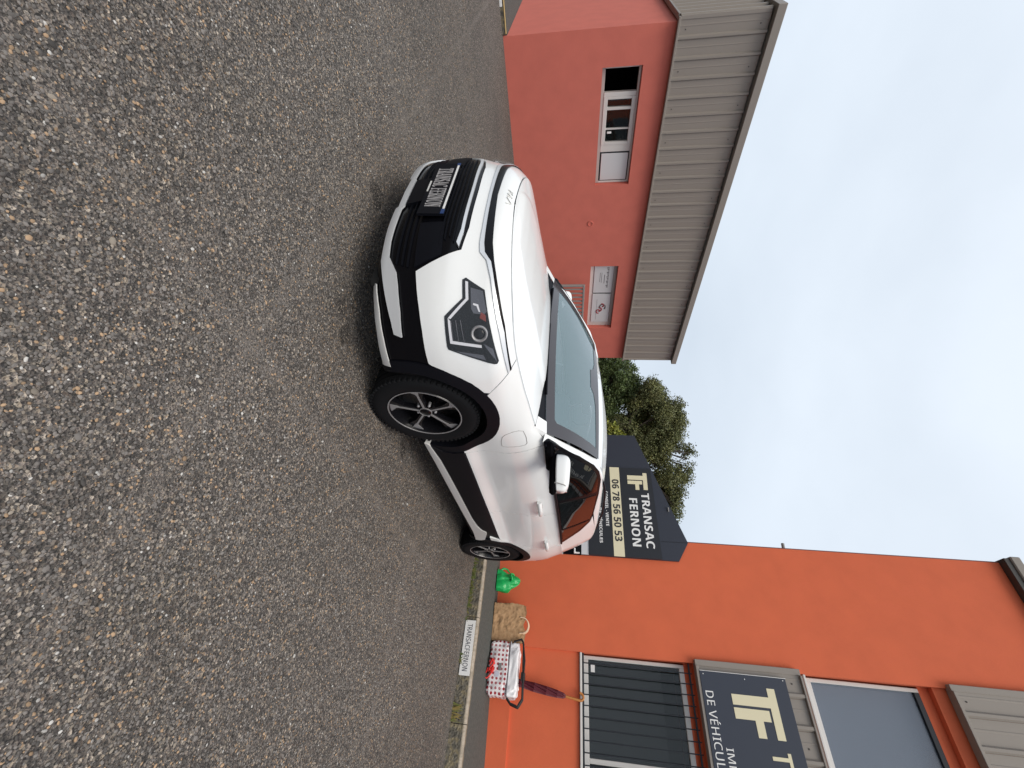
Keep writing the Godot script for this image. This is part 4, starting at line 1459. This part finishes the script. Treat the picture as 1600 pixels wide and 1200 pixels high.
func make_gable() -> void:
	var b := thing("gabled_annex", "small dark slate annex with a pointed gable between the car roof and the orange wall", "building", Vector3(-3.2, 0, -6.66))
	var P := Vector3(3.2, 0, 6.66)
	var z := -6.66
	part("wall", platemesh(V2([-4.36,.0, -2.402,.0, -2.402,1.42, -2.172,1.42, -2.172,2.862, -2.452,3.03, -4.36,2.396]), P + Vector3(0, 0, z - .025), Vector3.RIGHT, Vector3.UP, .03), M.gable, b)
	part("side_wall", boxmesh(P + Vector3(-4.36, 0, -11.0), P + Vector3(-4.28, 2.38, z - .028)), M.gable, b)
	part("roof", platemesh(V2([-4.38,2.36, -2.50,3.0, -2.50,2.94, -4.38,2.30]), P + Vector3(0, 0, -11.0), Vector3.RIGHT, Vector3.UP, 4.31), M.gable, b)
	var dr := Node3D.new()
	dr.name = "door"
	b.add_child(dr, true)
	part("door_leaf", boxmesh(P + Vector3(-2.402, .15, z - .06), P + Vector3(-2.172, 1.42, z - .02), .004), M.gloss_black, dr)
	part("door_handle", boxmesh(P + Vector3(-2.26, 1.31, z - .02), P + Vector3(-2.19, 1.335, z + .03), .006), M.white_letter, dr)
	part("door_handle", boxmesh(P + Vector3(-2.205, 1.31, z - .02), P + Vector3(-2.185, 1.40, z + .012), .006), M.white_letter, dr)
	part("lintel_band", boxmesh(P + Vector3(-2.46, 1.425, z + .006), P + Vector3(-2.173, 1.538, z + .016), .002), M.panel_white, b)
	part("fascia_seam", tubemesh(PackedVector3Array([P + Vector3(-2.45, 2.64, z + .006), P + Vector3(-2.452, 3.02, z + .006)]), .004, 5), M.bar, b)
	var lt := begin()
	box(lt, P + Vector3(-3.0, 2.80, z + .0), P + Vector3(-2.93, 2.815, z + .03), .003)
	part("small_lamp", lt.commit(), M.steel, b)
	# sign on it
	var s := thing("shop_sign", "black sign with a phone number on a cream strip, on the dark gable", "sign", Vector3(-2.92, 1.2, z + .01))
	var S := Vector3(2.92, -1.2, -(z + .01))
	part("board", platemesh(V2([-3.68,1.20, -2.40,1.20, -2.40,1.54, -2.174,1.54, -2.174,2.618, -3.68,2.60]), S + Vector3(0, 0, z + .008), Vector3.RIGHT, Vector3.UP, .018), M.sign_black, s)
	var o := S + Vector3(0, 0, z + .0262)
	part("phone_strip", platemesh(V2([-3.678,1.916, -2.174,1.914, -2.174,2.074, -3.678,2.075]), o, Vector3.RIGHT, Vector3.UP, .003), M.cream, s)
	lettering("06 78 56 50 53", s, M.black_letter, o + Vector3(-3.448, 1.942, .003), Vector3.RIGHT, Vector3.UP, 1.046, .113, true)
	part("emblem_stroke", platemesh(V2([-3.590,2.462, -3.590,2.528, -3.282,2.522, -3.282,2.455, -3.458,2.458, -3.458,2.203, -3.537,2.203, -3.537,2.462]), o, Vector3.RIGHT, Vector3.UP, .004), M.cream, s)
	part("emblem_stroke", platemesh(V2([-3.440,2.203, -3.440,2.440, -3.378,2.440, -3.378,2.386, -3.277,2.386, -3.277,2.325, -3.378,2.325, -3.378,2.203]), o, Vector3.RIGHT, Vector3.UP, .004), M.cream, s)
	lettering("TRANSAC", s, M.white_letter, o + Vector3(-3.222, 2.402, 0), Vector3.RIGHT, Vector3.UP, .90, .128)
	lettering("FERNON", s, M.white_letter, o + Vector3(-3.123, 2.203, 0), Vector3.RIGHT, Vector3.UP, .78, .130)
	lettering("CONSEIL - VENTE", s, M.white_letter, o + Vector3(-3.225, 1.815, 0), Vector3.RIGHT, Vector3.UP, .592, .048)
	lettering("DE VÉHICULES", s, M.white_letter, o + Vector3(-2.93, 1.708, 0), Vector3.RIGHT, Vector3.UP, .567, .060)
	lettering("N", s, M.white_letter, o + Vector3(-2.60, 1.60, 0), Vector3.RIGHT, Vector3.UP, .045, .045)
	var post := thing("grey_post", "short pale grey post at the left edge of the dark gable", "post", Vector3(-4.42, 0, -6.68))
	part("shaft", boxmesh(Vector3(-.045, 0, -.05), Vector3(.05, 1.88, .05), .01), M.panel_white, post)
	part("post_cap", boxmesh(Vector3(-.052, 1.88, -.057), Vector3(.057, 1.90, .057), .006), M.panel_white, post)

# ---------------------------------------------------------------- small things on the pavement
func crumple(called: String, parent: Node, m: Material, f: Callable, nx: int, ny: int, down: bool = false) -> void:
	part(called, grid_surface(nx, ny, f, down), m, parent)

func make_bags() -> void:
	var n := FastNoiseLite.new()
	n.seed = 4
	n.frequency = 9.0
	n.fractal_octaves = 3
	# green plastic bag
	var gm := mat(Color(.015, .42, .11), .3)
	gm.backlight_enabled = true
	gm.backlight = Color(.1, .5, .2)
	var g := thing("plastic_bag", "crumpled bright green plastic bag beside the brown paper bag", "bag", Vector3(-1.66, .205, -6.52))
	var gf := func(u: float, v: float) -> Vector3:
		var a := u * TAU
		var t := v * PI * .5
		var d := Vector3(cos(a) * cos(t), sin(t), sin(a) * cos(t))
		var k := 1.0 + .36 * n.get_noise_3dv(d * .08) - .08 * absf(sin(a * 3.5 + 2.0 * t)) * (1.0 - t * .4)
		return Vector3(d.x * .155 * k, maxf(0.0, d.y * .285 * k - .012), d.z * .125 * k)
	crumple("bag_body", g, gm, gf, 56, 26, true)
	var knot := PackedVector3Array()
	for i in 10:
		var a := i * .62
		knot.append(Vector3(-.05 + .05 * cos(a), .20 + .03 * i / 9.0 + .02 * sin(a * 2.0), .07 + .045 * sin(a)))
	part("bag_handle", tubemesh(knot, .016, 7, .008), gm, g)
	part("bag_handle", tubemesh(PackedVector3Array([Vector3(-.13, .03, .06), Vector3(-.17, .08, .05), Vector3(-.165, .13, .03), Vector3(-.12, .17, .02)]), .018, 7, .01), gm, g)
	# paper bag
	var pm := mat(Color.WHITE, .9)
	pm.albedo_color = Color.WHITE
	pm.albedo_texture = noise_tex(512, .02, [[0.0, Color(.29, .17, .085)], [.5, Color(.40, .245, .13)], [1.0, Color(.49, .315, .18)]], FastNoiseLite.TYPE_SIMPLEX_SMOOTH, 5, 61)
	pm.uv1_triplanar = true
	pm.uv1_scale = Vector3(2, 2, 2)
	var p := thing("paper_bag", "crinkled brown paper carrier bag with a twisted handle, against the orange wall", "bag", Vector3(-1.14, .215, -6.53), .10)
	var cr := FastNoiseLite.new()
	cr.seed = 8
	cr.frequency = 6.0
	cr.noise_type = FastNoiseLite.TYPE_CELLULAR
	var ring := func(u: float) -> Vector2:
		var pts := [Vector2(-.235, -.10), Vector2(.235, -.10), Vector2(.235, .10), Vector2(-.235, .10), Vector2(-.235, -.10)]
		var f := u * 4.0
		var i := mini(int(f), 3)
		return (pts[i] as Vector2).lerp(pts[i + 1], f - i)
	var pf := func(u: float, v: float) -> Vector3:
		var q: Vector2 = ring.call(u)
		var h := v * (.425 + .018 * sin(u * 40.0) * v)
		var bul := 1.0 + .06 * sin(v * PI)
		var w := .032 * cr.get_noise_3d(q.x * 2.2, h * 2.2, q.y * 2.2) + .012 * n.get_noise_3d(q.x, h, q.y)
		var out := q.normalized()
		return Vector3(q.x * bul + out.x * w, h, q.y * bul * (1.0 - .25 * v) + out.y * w)
	crumple("paper_body", p, pm, pf, 72, 24, true)
	part("paper_base", boxmesh(Vector3(-.225, .002, -.09), Vector3(.225, .01, .09)), pm, p)
	part("paper_fill", boxmesh(Vector3(-.20, .01, -.065), Vector3(.20, .36, .065), .03), pm, p)
	var hm := mat(Color(.72, .52, .36), .8)
	for zz in [-.065, .075]:
		var hv := PackedVector3Array()
		for i in 11:
			var a := PI * i / 10.0
			hv.append(Vector3(.02 + .095 * cos(a), .41 + .075 * pow(sin(a), .6) - .04 * (1.0 - sin(a)), zz))
		part("paper_handle", tubemesh(hv, .009, 6), hm, p)
	# spotted cool bag
	var dots := Image.create(512, 512, false, Image.FORMAT_RGB8)
	dots.fill(Color(.90, .88, .89))
	var red := Color(.60, .05, .12)
	for y in 512:
		for x in 512:
			var cx := fmod(x, 64.0) - 32.0
			var cy := fmod(y, 64.0) - 32.0
			if cx * cx + cy * cy < 19.0 * 19.0:
				dots.set_pixel(x, y, red)
	var dm := mat(Color.WHITE, .6)
	dm.albedo_color = Color.WHITE
	dm.albedo_texture = ImageTexture.create_from_image(dots)
	dm.uv1_triplanar = true
	dm.uv1_scale = Vector3(2.45, 2.45, 2.45)
	var wm := mat(Color(.78, .77, .79), .5)
	var d := thing("cool_bag", "white cool bag with red spots, black carrying straps and a red ribbon", "bag", Vector3(-.60, .225, -6.50), -.10)
	var rb := func(lo: Vector3, hi: Vector3, pw: float, wob: float) -> Callable:
		return func(u: float, v: float) -> Vector3:
			var a := u * TAU
			var t := (v - .5) * PI
			var sx := signf(cos(a)) * pow(absf(cos(a)), pw) * pow(absf(cos(t)), pw)
			var sz := signf(sin(a)) * pow(absf(sin(a)), pw) * pow(absf(cos(t)), pw)
			var sy := signf(sin(t)) * pow(absf(sin(t)), pw)
			var c := (lo + hi) * .5
			var e := (hi - lo) * .5
			var q := c + Vector3(sx * e.x, sy * e.y, sz * e.z)
			return q + Vector3(sx, sy, sz) * wob * n.get_noise_3dv(q)
	crumple("bag_body", d, dm, rb.call(Vector3(-.30, 0, -.13), Vector3(.30, .265, .15), .30, .018), 64, 32, true)
	crumple("bag_lid", d, wm, rb.call(Vector3(-.295, .245, -.125), Vector3(.305, .385, .13), .35, .022), 64, 24, true)
	part("zip_band", boxmesh(Vector3(-.292, .262, -.12), Vector3(.298, .276, .152), .006), mat(Color(.32, .32, .34), .6), d)
	part("bag_label", boxmesh(Vector3(-.035, .135, .146), Vector3(.045, .175, .153), .003), mat(Color(.20, .19, .19), .6), d)
	var disc := begin()
	lathe(disc, V2([.0,.034, .004,.033, .005,.0]), 20)
	var em := part("bag_badge", disc.commit(), mat(Color(.55, .57, .66), .5), d)
	em.transform = Transform3D(Basis(Vector3(0, 0, 1), Vector3(0, 1, 0), Vector3(-1, 0, 0)), Vector3(.085, .125, .150))
	var strap := mat(Color(.008, .008, .009), .6)
	for zz in [.02, .10]:
		var sv := PackedVector3Array()
		var pts := [Vector3(-.30, .30, zz), Vector3(-.335, .40, zz), Vector3(-.30, .425, zz), Vector3(-.10, .43 + zz * .3, zz), Vector3(.16, .455, zz), Vector3(.30, .46, zz - .02), Vector3(.385, .41, zz), Vector3(.36, .32, zz), Vector3(.31, .27, zz)]
		for i in pts.size() - 1:
			for k in 4:
				sv.append((pts[i] as Vector3).lerp(pts[i + 1], k / 4.0))
		sv.append(pts[pts.size() - 1])
		part("strap", tubemesh(sv, .013, 6), strap, d)
	part("strap_cuff", boxmesh(Vector3(.02, .425, -.0), Vector3(.12, .475, .12), .015), strap, d)
	var rr := mat(Color(.62, .02, .015), .5)
	var r2 := RandomNumberGenerator.new()
	r2.seed = 3
	for i in 6:
		var rv := PackedVector3Array()
		var q := Vector3(-.06 + .02 * i, .06 + .01 * (i % 3), .155)
		for k in 6:
			rv.append(q)
			q += Vector3(r2.randf_range(-.02, .045), r2.randf_range(-.035, .02), r2.randf_range(.0, .02))
			q.y = maxf(q.y, -.005)
		part("ribbon", tubemesh(rv, .014, 5, .007), rr, d)
	# folded umbrella leaning on the wall
	var um := thing("umbrella", "furled dark red umbrella with wooden crook handle leaning on the orange wall", "umbrella", Vector3(-.50, .24, -6.52))
	var foot := Vector3(-.03, .02, .0)
	var top := Vector3(.13, 1.20, -.155)
	var ax := (top - foot).normalized()
	var cloth := begin()
	var prof := V2([.16,.006, .22,.026, .38,.046, .56,.054, .72,.052, .86,.044, .94,.032, .98,.012])
	var xw := ax.cross(Vector3.BACK).normalized()
	var yw := ax.cross(xw)
	for i in prof.size() - 1:
		for k in 16:
			var f := func(pv: Vector2, kk: int) -> Vector3:
				var an := TAU * kk / 16.0 + pv.x * 5.0
				var rad: float = pv.y * (1.0 if kk % 2 == 0 else .74)
				return foot + ax * pv.x + (xw * cos(an) + yw * sin(an)) * rad
			var A: Vector3 = f.call(prof[i], k)
			var B: Vector3 = f.call(prof[i], k + 1)
			var C: Vector3 = f.call(prof[i + 1], k + 1)
			var D: Vector3 = f.call(prof[i + 1], k)
			var nn := (B - A).cross(D - A).normalized()
			if nn.dot((A + C) * .5 - (foot + ax * prof[i].x)) < 0:
				nn = -nn
			quad(cloth, A, B, C, D, nn)
	part("canopy", cloth.commit(), mat(Color(.10, .008, .018), .55), um)
	part("shaft", tubemesh(PackedVector3Array([foot, foot + ax * 1.0]), .006, 8), M.steel, um)
	var wood := mat(Color(.45, .17, .035), .4)
	var hv2 := PackedVector3Array([foot + ax * .97, foot + ax * 1.06, foot + ax * 1.14])
	for i in 9:
		var a := PI * i / 8.0
		hv2.append(foot + ax * (1.15 + .05 * sin(a)) + Vector3(-.04 + .04 * cos(a), 0, 0))
	part("crook_handle", tubemesh(hv2, .015, 8), wood, um)
	# number plate style name board fixed to the kerb face
	var kp := thing("kerb_plate", "white name plate with dark letters fixed to the kerb face", "sign", Vector3(-.676, .104, -5.45))
	var K := Vector3(.676, -.104, 5.45)
	var kx := Vector3(1, .008, 0).normalized()
	var ky := Vector3(0, 1, 0)
	part("plate", platemesh(V2([-.266,-.059, .266,-.057, .266,.060, -.266,.058]), Vector3(0, 0, -.006), kx, ky, .008), M.white_letter, kp)
	lettering("TRANSACFERNON", kp, mat(Color(.035, .04, .06), .5), Vector3(-.226, -.030, .002), kx, ky, .452, .055, false, "Droid Sans", .002)
	var kp2 := thing("kerb_plate", "small bare white plate on the mossy kerb at the corner of the red building", "sign", Vector3(-8.735, -.0, -.95))
	part("plate", boxmesh(Vector3(0, -.06, -.27), Vector3(.01, .03, .25), .003), M.white_letter, kp2)
	# weeds along the joint between asphalt and kerb
	var wmm := StandardMaterial3D.new()
	wmm.vertex_color_use_as_albedo = true
	wmm.roughness = .8
	var wr := RandomNumberGenerator.new()
	wr.seed = 12
	var spots := [[-1.43, .22, 70, "green and yellow weeds at the kerb foot, nearest the rear wheel"], [-1.16, .16, 46, "long straggling weeds at the kerb foot left of the white plate"], [-.56, .05, 14, "tiny green weed at the lower edge of the white kerb plate"], [-.10, .08, 26, "rusty yellow moss tuft at the kerb joint right of the white plate"]]
	for sp in spots:
		var ws := thing("weed", sp[3], "weed", Vector3(sp[0], gy(-5.45), -5.452), 0.0)
		var s2 := begin()
		for i in sp[2]:
			var bx := wr.randfn(0.0, sp[1] * .5)
			var dz := wr.randf_range(-.012, .04)
			var hgt := wr.randf_range(.02, .065)
			if sp[2] == 26:
				dz = wr.randf_range(-.01, .01)
				hgt = wr.randf_range(.05, .13)
			var lean := Vector3(wr.randf_range(-.05, .05), 0, wr.randf_range(-.01, .05))
			var wd := wr.randf_range(.003, .008)
			var c := Color(.045, .085, .015).lerp(Color(.20, .14, .04), wr.randf() * (.55 if sp[2] != 26 else 1.0))
			var q0 := Vector3(bx, 0, dz)
			var q1 := q0 + lean * .5 + Vector3(0, hgt * .6, 0)
			var q2 := q0 + lean + Vector3(0, hgt, 0)
			s2.set_color(c)
			quad(s2, q0 - Vector3(wd, 0, 0), q0 + Vector3(wd, 0, 0), q1 + Vector3(wd, 0, 0), q1 - Vector3(wd, 0, 0), Vector3(0, .4, 1).normalized())
			tri(s2, q1 - Vector3(wd, 0, 0), q1 + Vector3(wd, 0, 0), q2, Vector3(0, .4, 1).normalized())
		part("blades", s2.commit(), wmm, ws)

# ---------------------------------------------------------------- trees
func leaf_mesh(sd: int, size: float) -> ArrayMesh:
	var r := RandomNumberGenerator.new()
	r.seed = sd
	var st := begin()
	for i in 9:
		var o := Vector3(r.randfn(0, .5), r.randfn(0, .5), r.randfn(0, .5)) * size
		var b := Basis.from_euler(Vector3(r.randf_range(-1.2, 1.2), r.randf() * TAU, r.randf_range(-.9, .9)))
		var l := size * r.randf_range(.55, .95)
		var w := l * .30
		var a := o + b * Vector3(0, 0, -l * .5)
		var c := o + b * Vector3(0, 0, l * .5)
		var e := o + b * Vector3(w, w * .25, 0)
		var f := o + b * Vector3(-w, w * .25, 0)
		var n := (b * Vector3(0, 1, 0)).normalized()
		tri(st, a, e, c, n)
		tri(st, a, c, f, n)
	return st.commit()

func make_tree(called: String, label: String, at: Vector3, height: float, lobes: Array, tint: Color, leaves: int, sd: int, leaf: float) -> void:
	var t := thing(called, label, "tree", at, 0.0, "")
	var r := RandomNumberGenerator.new()
	r.seed = sd
	var bark := mat(Color(.07, .058, .045), .95)
	var tr := begin()
	tube(tr, PackedVector3Array([Vector3(0, -.3, 0), Vector3(.05, height * .2, 0), Vector3(-.05, height * .4, .1), Vector3(.1, height * .62, 0)]), .20, 9, .09)
	part("trunk", tr.commit(), bark, t)
	for lb in lobes:
		var c: Vector3 = lb[0]
		var start := Vector3(0, minf(height * .5, maxf(height * .18, c.y - 1.2)), 0)
		part("limb", tubemesh(PackedVector3Array([start, start.lerp(c, .5) + Vector3(0, -.2, 0), c]), .07, 6, .02), bark, t)
		for k in 2:
			var d: Vector3 = Vector3(r.randfn(), r.randfn() * .7, r.randfn()).normalized() * lb[1] * .85
			part("branch", tubemesh(PackedVector3Array([start.lerp(c, .7), c + d * .5, c + d]), .03, 5, .008), bark, t)
	var lm := StandardMaterial3D.new()
	lm.vertex_color_use_as_albedo = true
	lm.roughness = .6
	lm.backlight_enabled = true
	lm.backlight = Color(.20, .26, .08)
	var total := 0.0
	for lb in lobes:
		total += lb[1] * lb[1]
	var gap := FastNoiseLite.new()
	gap.seed = sd + 3
	gap.frequency = .75
	gap.fractal_octaves = 3
	var buf := PackedFloat32Array()
	var cnt := 0
	for lb in lobes:
		var m := int(leaves * lb[1] * lb[1] / total)
		for i in m:
			var d := Vector3(r.randfn(), r.randfn(), r.randfn()).normalized()
			var rad: float = lb[1] * pow(r.randf(), .42) * (1.0 + .30 * gap.get_noise_3dv(d * 2.2 + lb[0]))
			var p: Vector3 = lb[0] + Vector3(d.x * rad * 1.05, d.y * rad * .9, d.z * rad * 1.05)
			var gn := gap.get_noise_3dv(p)
			if gn < -.12 + .25 * r.randf() - .15:
				continue
			var s := r.randf_range(.7, 1.35)
			var b := Basis.from_euler(Vector3(r.randf() * TAU, r.randf() * TAU, r.randf() * TAU)).scaled(Vector3.ONE * s)
			var k := r.randf_range(.6, 1.45) * (1.0 + .5 * gn)
			var yl := r.randf() * .5 + gn * .4
			var col := Color(tint.r * k * (1.0 + .7 * yl), tint.g * k * (1.0 + .25 * yl), tint.b * k)
			buf.append_array(PackedFloat32Array([b.x.x, b.y.x, b.z.x, p.x, b.x.y, b.y.y, b.z.y, p.y, b.x.z, b.y.z, b.z.z, p.z, col.r, col.g, col.b, 1.0]))
			cnt += 1
	var mm := MultiMesh.new()
	mm.transform_format = MultiMesh.TRANSFORM_3D
	mm.use_colors = true
	mm.mesh = leaf_mesh(sd + 1, leaf)
	mm.instance_count = cnt
	mm.buffer = buf
	var mi := MultiMeshInstance3D.new()
	mi.name = "foliage"
	mi.multimesh = mm
	mi.material_override = lm
	t.add_child(mi, true)
	mi.set_meta("kind", "stuff")

func _ready() -> void:
	rng.seed = 1
	# camera
	var cam := Camera3D.new()
	cam.name = "camera"
	var right := Vector3(0.7673, 0.0193, -0.6410)
	var up := Vector3(-0.0971, 0.9915, -0.0863)
	var back := right.cross(up).normalized()
	up = back.cross(right).normalized()
	cam.transform = Transform3D(Basis(up, -right, back), Vector3(0, 1.148, 0))
	cam.fov = rad_to_deg(2.0 * atan(600.0 / 656.0))
	cam.near = 0.05
	cam.far = 500.0
	add_child(cam)
	# sky and light: a bright, even overcast
	var env := Environment.new()
	env.background_mode = Environment.BG_SKY
	var sky := Sky.new()
	var sm := ProceduralSkyMaterial.new()
	sm.sky_top_color = Color(.84, .92, 1.02).linear_to_srgb()
	sm.sky_horizon_color = Color(.68, .785, .91).linear_to_srgb()
	sm.sky_curve = 0.6
	sm.sky_energy_multiplier = 0.80
	sm.ground_bottom_color = Color(.10, .095, .09).linear_to_srgb()
	sm.ground_horizon_color = Color(.35, .36, .38).linear_to_srgb()
	sm.ground_energy_multiplier = 0.80
	sm.sky_cover = sky_clouds()
	sm.sky_cover_modulate = Color(1, 1, 1, 1)
	sky.sky_material = sm
	env.sky = sky
	env.tonemap_mode = Environment.TONE_MAPPER_LINEAR
	env.tonemap_exposure = 1.55
	env.sdfgi_enabled = true
	env.ssao_enabled = true
	env.ssil_enabled = true
	var we := WorldEnvironment.new()
	we.name = "environment"
	we.environment = env
	add_child(we)
	var sun := DirectionalLight3D.new()
	sun.name = "sun"
	sun.light_energy = 0.5
	sun.light_color = Color(1.0, 0.975, 0.94)
	sun.light_angular_distance = 35.0
	sun.shadow_enabled = true
	add_child(sun)
	sun.look_at_from_position(Vector3(3.2, 8.2, 4.6), Vector3.ZERO, Vector3.UP)
	_materials()
	make_ground()
	make_red()
	make_orange()
	make_gable()
	make_trees()
	make_car()
	make_bags()

func sky_clouds() -> ImageTexture:
	var n := FastNoiseLite.new()
	n.seed = 21
	n.frequency = 1.3
	n.fractal_octaves = 5
	var w := 1024
	var h := 512
	var im := Image.create(w, h, false, Image.FORMAT_RGBA8)
	for y in h:
		var el := PI * (0.5 - (y + .5) / h)
		for x in w:
			var az := TAU * x / w
			var d := Vector3(cos(el) * cos(az), sin(el) * 2.2, cos(el) * sin(az))
			var v := clampf(.5 + .9 * n.get_noise_3dv(d), 0.0, 1.0)
			im.set_pixel(x, y, Color(1.0, 1.0, 1.0, v * .09))
	return ImageTexture.create_from_image(im)

func make_trees() -> void:
	# beyond the two buildings; lobes listed as (along the row, height, radius)
	var row := Vector3(.767, 0, -.641)
	var deep := Vector3(-.641, 0, -.767)
	var top_k := [-3.0, -2.7, -1.8, -.4, .65, 1.5, 2.85, 4.35, 5.2]
	var top_y := [5.4, 6.3, 7.0, 7.45, 7.7, 7.5, 7.2, 6.7, 5.4]
	var tr := RandomNumberGenerator.new()
	tr.seed = 15
	var a := []
	for i in 26:
		var k := -2.8 + 8.0 * i / 25.0
		var rad := tr.randf_range(.38, .72)
		a.append([row * k + deep * tr.randf_range(-.7, .9) + Vector3(0, lin(top_k, top_y, k) - rad * .9 - tr.randf_range(0.0, .35), 0), rad])
	for i in 34:
		var k := tr.randf_range(-2.8, 5.0)
		var hi := lin(top_k, top_y, k) - 1.1
		var y := lerpf(2.9, hi, pow(tr.randf(), .7))
		if absf(k + 1.2) < .7 and y < 3.6:
			continue
		a.append([row * k + deep * tr.randf_range(-1.2, 1.4) + Vector3(0, y, 0), tr.randf_range(.55, .95)])
	make_tree("broadleaf_tree", "large spreading olive green tree rising behind the dark gable", Vector3(-11.8, 0, -18.6), 8.0, a, Color(.098, .118, .046), 30000, 100, .105)
	var b := []
	for q in [[0.0, 3.4, 1.45, 0.0], [.9, 4.3, 1.2, .5], [-.9, 2.7, 1.4, .2], [1.2, 2.9, 1.2, 0.0]]:
		b.append([row * q[0] + deep * q[3] + Vector3(0, q[1], 0), q[2]])
	make_tree("broadleaf_tree", "smaller darker tree against the end of the red building", Vector3(-14.2, 0, -16.6), 5.6, b, Color(.060, .098, .032), 13000, 200, .11)
	make_tree("leafy_shrub", "bright yellow green shrub showing along the sloping edge of the dark gable", Vector3(-8.3, 0, -13.7), 3.4, [[Vector3(-.15, 3.0, 0), .55], [row * .65 + Vector3(0, 3.5, 0), .5], [row * -.55 + Vector3(0, 2.75, 0), .45], [row * 1.35 + Vector3(0, 3.85, 0), .42], [row * 2.1 + Vector3(0, 4.25, 0), .34]], Color(.16, .20, .035), 2400, 300, .11)
